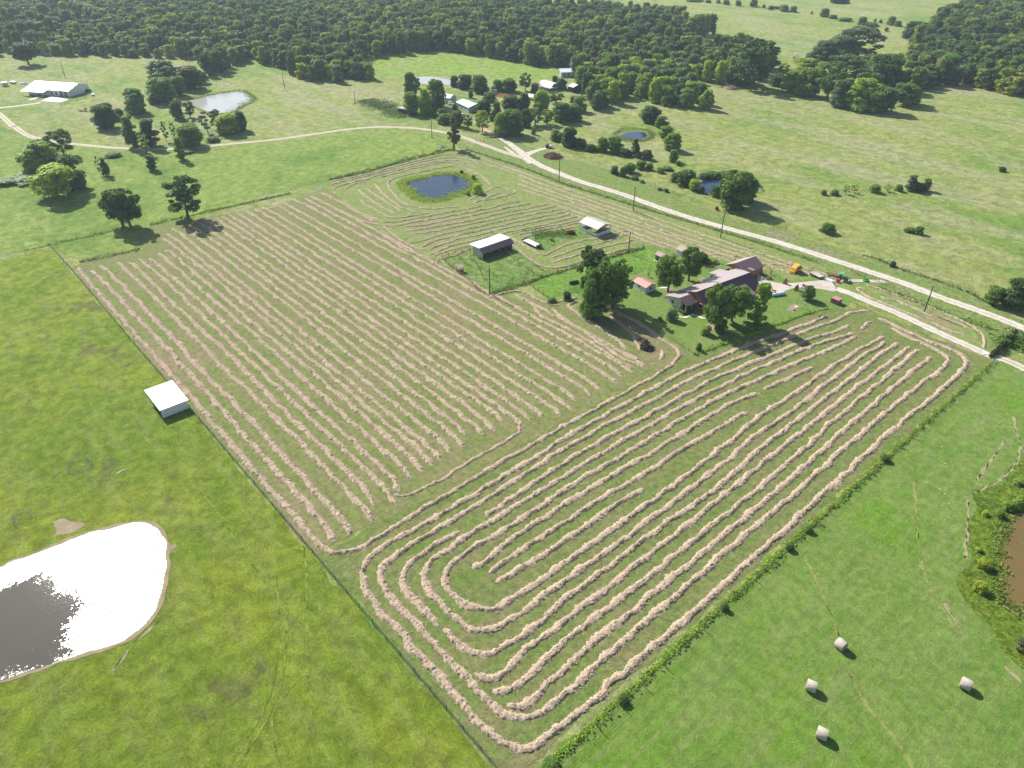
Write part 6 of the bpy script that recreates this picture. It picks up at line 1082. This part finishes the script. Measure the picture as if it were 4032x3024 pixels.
t = thing('garden_cart', 'pinkish garden cart beside the tan mower', 'cart', at1(KY,160,915), R(10)); MB().prism([(-0.8,0.3),(0.8,0.3),(1.0,0.8),(-1.0,0.8)], 'Y', -0.5, 0.5).build('tub', M['tin_red'], t); wheel(t,0,-0.6,0.25,0.12,'steel'); wheel(t,0,0.6,0.25,0.12,'steel'); MB().tube([(0.9,0,0.5),(1.7,0,0.9)], 0.04, 5).build('handle', M['steel'], t)
t = thing('boat_trailer', 'low grey machine trailer on the concrete in front of the garage', 'trailer', at1(KY,100,665), R(60)); MB().box((0,0,0.35), (3.0,0.1,0.1)).box((0,0.8,0.35), (3.0,0.1,0.1)).box((-1.4,0.4,0.35), (0.1,0.9,0.1)).box((1.2,0.4,0.35), (0.1,0.9,0.1)).build('frame', M['tin_white'], t); wheel(t,0,-0.2,0.3,0.15,'steel'); wheel(t,0,1.0,0.3,0.15,'steel'); MB().box((0.8,0.4,0.65), (0.7,0.7,0.5)).build('engine', M['redrust'], t)
t = thing('waste_bin', 'dark blue wheeled bin against the garage wall', 'bin', at1(KS,1645,490), R(-6)); MB().add([(-0.3,-0.35,0.05),(0.3,-0.35,0.05),(0.3,0.35,0.05),(-0.3,0.35,0.05),(-0.38,-0.42,1.0),(0.38,-0.42,1.0),(0.38,0.42,1.0),(-0.38,0.42,1.0)], [(0,3,2,1),(0,1,5,4),(1,2,6,5),(2,3,7,6),(3,0,4,7)]).build('tub', M['blue'], t); MB().box((0,0,1.04), (0.85,0.9,0.08)).build('lid', M['blue'], t)
t = thing('clothes_line_post', 'wooden cross-beam frame in the garden behind the house', 'frame', at1(KS,1115,470), R(70)); MB().tube([(-1.0,0,0),(-1.0,0,2.0)],0.07,6).tube([(1.0,0,0),(1.0,0,2.0)],0.07,6).box((0,0,2.0),(2.6,0.14,0.14)).build('frame', M['wood_grey'], t)
t = tag(MB().lathe([(0,0),(0.15,0),(0.12,0.9),(0.25,1.2),(0.1,1.5),(0,1.55)], n=10).build('garden_ornament', M['white']), 'small white ornament standing in the weedy garden', 'ornament'); t.location = at1(KS,1192,380)
t = thing('patio_grill', 'black covered grill under the patio roof edge', 'grill', at1(KS,1110,545)); MB().lathe([(0,0.7),(0.4,0.75),(0.45,1.0),(0.3,1.25),(0,1.3)], n=12).build('hood', M['black'], t); MB().box((0,0,0.35), (0.9,0.6,0.6)).build('cabinet', M['black'], t)
# flagpole
xy, h, _ = meas(KY,600,1142,712,1); t = thing('flagpole', 'thin flagpole flying two flags above the round garden bed', 'flagpole', xy); MB().tube([(0,0,0), (0.3,-0.1,h)], [0.05,0.03], 6).lathe([(0,-0.08),(0.08,0),(0,0.08)], (0.3,-0.1,h+0.05), 8).build('pole', M['post'], t)
MB().lathe([(0,0),(0.55,0),(0.5,0.12),(0,0.14)], n=14).build('base', M['slab'], t)
def flag(z, w_, hh_, name, mats, striped):
    ux, uy = rt[0], rt[1]; n = 8
    def pt(a, b): return (0.3*z/h + ux*a*w_ + 0.10*math.sin(a*6)*fw[0], -0.1*z/h + uy*a*w_ + 0.10*math.sin(a*6)*fw[1], z - b*hh_ - a*0.35)
    V_ = [pt(i/n, j/13) for i in range(n+1) for j in range(14)]; F_ = [(i*14+j, i*14+j+1, (i+1)*14+j+1, (i+1)*14+j) for i in range(n) for j in range(13)]
    me = bpy.data.meshes.new(name); me.from_pydata(V_, [], F_); [me.materials.append(m_) for m_ in mats]
    if striped:
        for k, p_ in enumerate(me.polygons): i, j = k//13, k % 13; p_.material_index = 2 if (i < 3 and j < 7) else (j % 2)
    me.update(); o = link(bpy.data.objects.new(name, me)); o.parent = t
M['flagred'] = plain('flag_red', (0.5,0.03,0.04), 0.8); M['flagblue'] = plain('flag_blue', (0.03,0.05,0.25), 0.8)
flag(h-0.15, 1.35, 0.8, 'striped_flag', [M['flagred'], M['white'], M['flagblue']], True); flag(h-1.4, 1.2, 0.8, 'white_flag', [M['white']], False)
sheet('garden_bed', crs(KY, [(440,1190), (480,1140), (560,1090), (640,1110), (660,1150), (590,1200), (560,1240), (480,1225)]), 0.06, M['soil'], 0.04, 0.6, 90)
for k, (x, y, r_) in enumerate([(550,1200,0.5), (490,1210,0.25), (520,1170,0.22)]):
    m = MB(); m.lathe([(0,-0.1),(r_,0),(r_*0.9,r_*0.6),(r_*0.4,r_),(0,r_*1.05)], n=8); m.v = [(a+rnd.uniform(-.06,.06), b+rnd.uniform(-.06,.06), c) for a, b, c in m.v]; t = tag(m.build('boulder', M['rock']), ['large grey boulder in the garden bed below the flagpole', 'small stone at the left end of the garden bed', 'small stone beside the large boulder'][k], 'rock'); t.location = at1(KY,x,y)
t = thing('yard_windmill', 'white open-frame yard ornament right of the flagpole', 'ornament', at1(KY,715,1165), 0.4)
m = MB(); [m.tube([(x*0.5,y*0.5,0), (x*0.1,y*0.1,1.5)], 0.035, 4) for x in (-1,1) for y in (-1,1)]; m.build('frame', M['white'], t); m = MB(); [m.quad((0,0.15,1.6), (0.12+0.5*math.cos(a),0.15,1.6+0.5*math.sin(a)), (0.5*math.cos(a+0.35),0.15,1.6+0.5*math.sin(a+0.35)), th=0.02) for a in np.arange(0, 6.2, 0.785)]; m.build('fan', M['white'], t)
t = thing('yard_trellis', 'small white trellis behind the garden bed', 'ornament', at1(KY,690,1090), 0.2); m = MB(); [m.tube([(x,0,0), (x*0.4,0,1.3)], 0.03, 4) for x in (-0.4,-0.13,0.13,0.4)]; [m.tube([(-0.35,0,z), (0.35,0,z)], 0.025, 4) for z in (0.4,0.8,1.2)]; m.build('lattice', M['white'], t)
# box hedge by the stone wing
m = MB(); hg = crs(KS, [(735,895), (800,945), (900,915), (850,870)]); cx, cy = hg[0]
rgx = np.random.RandomState(77); n = 3500; Q = np.c_[rgx.rand(n), rgx.rand(n)]; A_, B_, D_ = [np.array(v) for v in (hg[0], hg[1], hg[3])]
c3 = np.c_[A_ + Q[:, :1]*(B_-A_) + Q[:, 1:]*(D_-A_), np.where(rgx.rand(n) < 0.6, 0.75, rgx.rand(n)*0.75)]; nr_ = rgx.randn(n, 3)*0.5 + [0, 0, 1]; nr_ /= np.linalg.norm(nr_, axis=1)[:, None]
V_, F_ = leaf_cards(c3, nr_, 0.2, rgx); o = link(bpy.data.objects.new('box_hedge', mesh_np('box_hedge', V_, F_, 4, [M['leaf']]))); o.color = (0.11,0.2,0.02,1); tag(o, 'low clipped box hedge in front of the stone wing', 'hedge')
# heaps
def heap(c, x, y, rx, ry, hh_, mat, label, n=420, seed=1, ln=1.2):
    rgx = np.random.RandomState(seed); m = MB(); a0 = at1(c, x, y)
    for _ in range(n):
        a, r_ = rgx.rand()*6.283, math.sqrt(rgx.rand()); px, py = rx*r_*math.cos(a), ry*r_*math.sin(a); z = hh_*(1-r_*r_)*rgx.rand()**0.5
        d_ = Vector(rgx.randn(3)*[1,1,0.5]).normalized()*ln*(0.4+0.6*rgx.rand()); p_ = Vector((px,py,max(z,0.05)))
        q_ = p_ + d_; q_.z = max(q_.z, 0.02); m.tube([p_, q_], 0.035+0.04*rgx.rand(), 4, False)
    m.lathe([(rx*0.95,0),(rx*0.7,hh_*0.45),(rx*0.3,hh_*0.75),(0,hh_*0.85)], n=12)
    o = m.build('brush_pile', M[mat]); o.location = a0; return tag(o, label, 'brush pile')
heap(K6,1562,640,4.2,3.6,1.7,'brush','oval pile of dead reddish brush beside the road', 900, 1, 1.6)
heap(KG,1650,1370,1.9,1.6,1.0,'char','black burnt pile of branches in the hay rows', 380, 2, 1.0)
heap(KG,1610,1275,1.2,0.8,0.9,'brush','small brown dead bush behind the burnt pile', 160, 3, 0.9)
heap(KM,440,885,1.5,1.2,0.8,'rock','pale mound of old branches in the meadow near the pointed tree', 140, 4, 0.9)
heap(K3,1760,700,5,3,1.8,'wood_grey','tangle of grey brown dead branches at the tip of the central wood', 400, 5, 2.5)
# pale rocks by the right wood
for k in range(9):
    x, y = rnd.uniform(1290,1385), rnd.uniform(255,285); r_ = rnd.uniform(0.8,2.2); m = MB(); m.lathe([(0,-0.1),(r_,0),(r_*0.8,r_*0.4),(0,r_*0.6)], n=7); m.v = [(a+rnd.uniform(-.2,.2), b+rnd.uniform(-.2,.2), c) for a, b, c in m.v]
    t = tag(m.build('boulder', M['slab']), 'pale boulder in the rocky outcrop by the far right wood', 'rock', 'pale outcrop boulders'); t.location = at1(K4,x,y)
for k, (x, y) in enumerate([(315,237),(335,340),(290,485),(335,520),(320,590),(357,577),(385,568),(355,660),(225,450),(305,490),(265,222),(345,360)]):
    r_ = rnd.uniform(0.12,0.26); m = MB(); m.lathe([(0,-0.05),(r_,0),(r_*0.8,r_*0.3),(0,r_*0.4)], n=6); m.v = [(a+rnd.uniform(-.08,.08), b+rnd.uniform(-.08,.08), c) for a, b, c in m.v]
    t = tag(m.build('stone', M['rock']), 'small white stone lying in the bale pasture', 'stone', 'white stones in the bale pasture'); t.location = at1(KR,x,y)
# bale rings, round bales
for k, (x, y, r_) in enumerate([(520,62,1.35), (142,400,1.1)]):
    q = at1(KP,x,y); t = thing('bale_ring', ['larger round hay feeder ring in the bright pasture above the glittering pond', 'smaller round hay feeder ring left of the glittering pond'][k], 'feeder', q)
    R_ = [2.3,1.6][k]; m = MB()
    for z in (0.1,0.5,0.95): m.tube([(R_*math.cos(a), R_*math.sin(a), z) for a in np.linspace(0, 6.283, 25)], 0.03, 4, False)
    m.build('hoop', M['steel'], t); m = MB(); [m.tube([(R_*math.cos(a), R_*math.sin(a), 0), (R_*math.cos(a), R_*math.sin(a), 0.95)], 0.025, 4) for a in np.linspace(0, 6.283, 17)[:-1]]; m.build('bars', M['steel'], t)
bl = None
for k, (x, y, rz, lb) in enumerate([(480,262,-58,'round hay bale farthest up the right pasture'), (205,655,-30,'round hay bale on the left of the right pasture, middle of the left-hand pair'), (300,1100,-32,'round hay bale nearest the bottom of the picture'), (1640,630,-38,'round hay bale alone on the right near the pond bank')]):
    q = at1(KB, x, y)
    if bl is None:
        t = bl = thing('round_bale', lb, 'hay bale', (0,0,0), 0, 'round bales in the right pasture')
        MB().lathe([(0.80,-0.72),(0.84,-0.66),(0.84,0.66),(0.80,0.72)], (0,0,0.82), 28, 'X').build('net_wrapped_side', M['bale'], t, True)
        for s_ in (-1,1): MB().lathe([(0,s_*0.70),(0.4,s_*0.715),(0.8,s_*0.72)], (0,0,0.82), 28, 'X').build('cut_end', M['bale_end'], t)
    else: t = copy_tree(bl); t['label'] = lb
    dx, dy = CAM.x-q[0], CAM.y-q[1]; L_ = math.hypot(dx, dy); t.location = (q[0]-dx/L_*0.6, q[1]-dy/L_*0.6, 0); t.rotation_euler = (0,0,YAW-R(90)+R(rz))

# ---------------------------------------------------------------- the person on the concrete yard
def person(loc, rz, label):
    t = thing('person', label, 'person', loc, rz)
    J = {}; E_ = []; Rr = []; Vv = []
    def j(n, p, r, par=None):
        J[n] = len(Vv); Vv.append(p); Rr.append(r)
        if par is not None: E_.append((J[par], J[n]))
    j('pelvis',(0,0,0.95),0.15); j('waist',(0.03,0,1.12),0.135,'pelvis'); j('chest',(0.08,0,1.36),0.16,'waist'); j('neck',(0.13,0,1.53),0.06,'chest'); j('head0',(0.16,0,1.62),0.085,'neck'); j('head1',(0.18,0,1.73),0.09,'head0')
    for s_, sn in ((1,'l'),(-1,'r')):
        j('hip'+sn,(0,s_*0.1,0.88),0.1,'pelvis'); j('knee'+sn,(0.05*s_,s_*0.12,0.48),0.065,'hip'+sn); j('ank'+sn,(-0.02+0.08*s_,s_*0.13,0.08),0.042,'knee'+sn); j('toe'+sn,(0.16+0.08*s_,s_*0.15,0.04),0.035,'ank'+sn)
        j('sh'+sn,(0.08,s_*0.19,1.44),0.06,'chest'); j('el'+sn,(0.12,s_*0.25,1.15),0.045,'sh'+sn); j('wr'+sn,(0.3,s_*0.2,0.98),0.03,'el'+sn); j('palm'+sn,(0.37,s_*0.19,0.95),0.032,'wr'+sn)
        for k in range(4): j('f%d%s' % (k,sn),(0.41,s_*(0.16+0.02*k),0.935),0.011,'palm'+sn); j('g%d%s' % (k,sn),(0.455,s_*(0.155+0.023*k),0.905+0.004*k),0.009,'f%d%s' % (k,sn))
        j('th'+sn,(0.385,s_*0.15,0.965),0.012,'palm'+sn); j('ti'+sn,(0.42,s_*0.135,0.95),0.01,'th'+sn)
    me = bpy.data.meshes.new('body'); me.from_pydata(Vv, E_, []); o = link(bpy.data.objects.new('body', me)); o.parent = t
    o.modifiers.new('skin', 'SKIN')
    for i, r_ in enumerate(Rr): me.skin_vertices[0].data[i].radius = (r_, r_)
    me.skin_vertices[0].data[0].use_root = True
    sb = o.modifiers.new('sub', 'SUBSURF'); sb.levels = 1; sb.render_levels = 2
    m, N, L = newmat('clothed_body'); p = principled(N, L, 0.85); sz = N.new('ShaderNodeSeparateXYZ'); tc = N.new('ShaderNodeTexCoord'); L.new(tc.outputs['Object'], sz.inputs[0])
    r = ramp(N, L, sz.outputs[2], [(0.0,(0.05,0.05,0.05)), (0.09,(0.40,0.41,0.38)), (0.97,(0.62,0.66,0.62))]); r.node.color_ramp.interpolation = 'CONSTANT'; L.new(r, p.inputs['Base Color']); me.materials.append(m)
    MB().lathe([(0,1.58),(0.07,1.6),(0.10,1.68),(0.10,1.74),(0.07,1.82),(0,1.84)], (0.19,0,0), 12).box((0.29,0,1.70), (0.03,0.03,0.05)).build('face', M['skin'], t, True)
    MB().lathe([(0.22,1.76),(0.12,1.79),(0.115,1.86),(0,1.9)], (0.18,0,0), 14).build('hat', M['white'], t, True)
    return t
person(at1(KH,1972,712), R(-30), 'person in a pale shirt, grey trousers and light hat standing on the concrete yard')

# ---------------------------------------------------------------- the air between here and the far woods
HZ = 0.00014
m = bpy.data.materials.new('air_haze'); m.use_nodes = True; m.node_tree.nodes.clear(); o_ = m.node_tree.nodes.new('ShaderNodeOutputMaterial'); v_ = m.node_tree.nodes.new('ShaderNodeVolumePrincipled')
v_.inputs['Color'].default_value = (0.70,0.84,1.0,1); v_.inputs['Density'].default_value = HZ; v_.inputs['Anisotropy'].default_value = 0.2; m.node_tree.links.new(v_.outputs[0], o_.inputs['Volume'])
hz = MB().box((-1000,250,52), (5200,6700,106)).build('haze', m); hz['kind'] = 'stuff'; hz['label'] = 'thin summer haze over the farmland'; hz['category'] = 'haze'
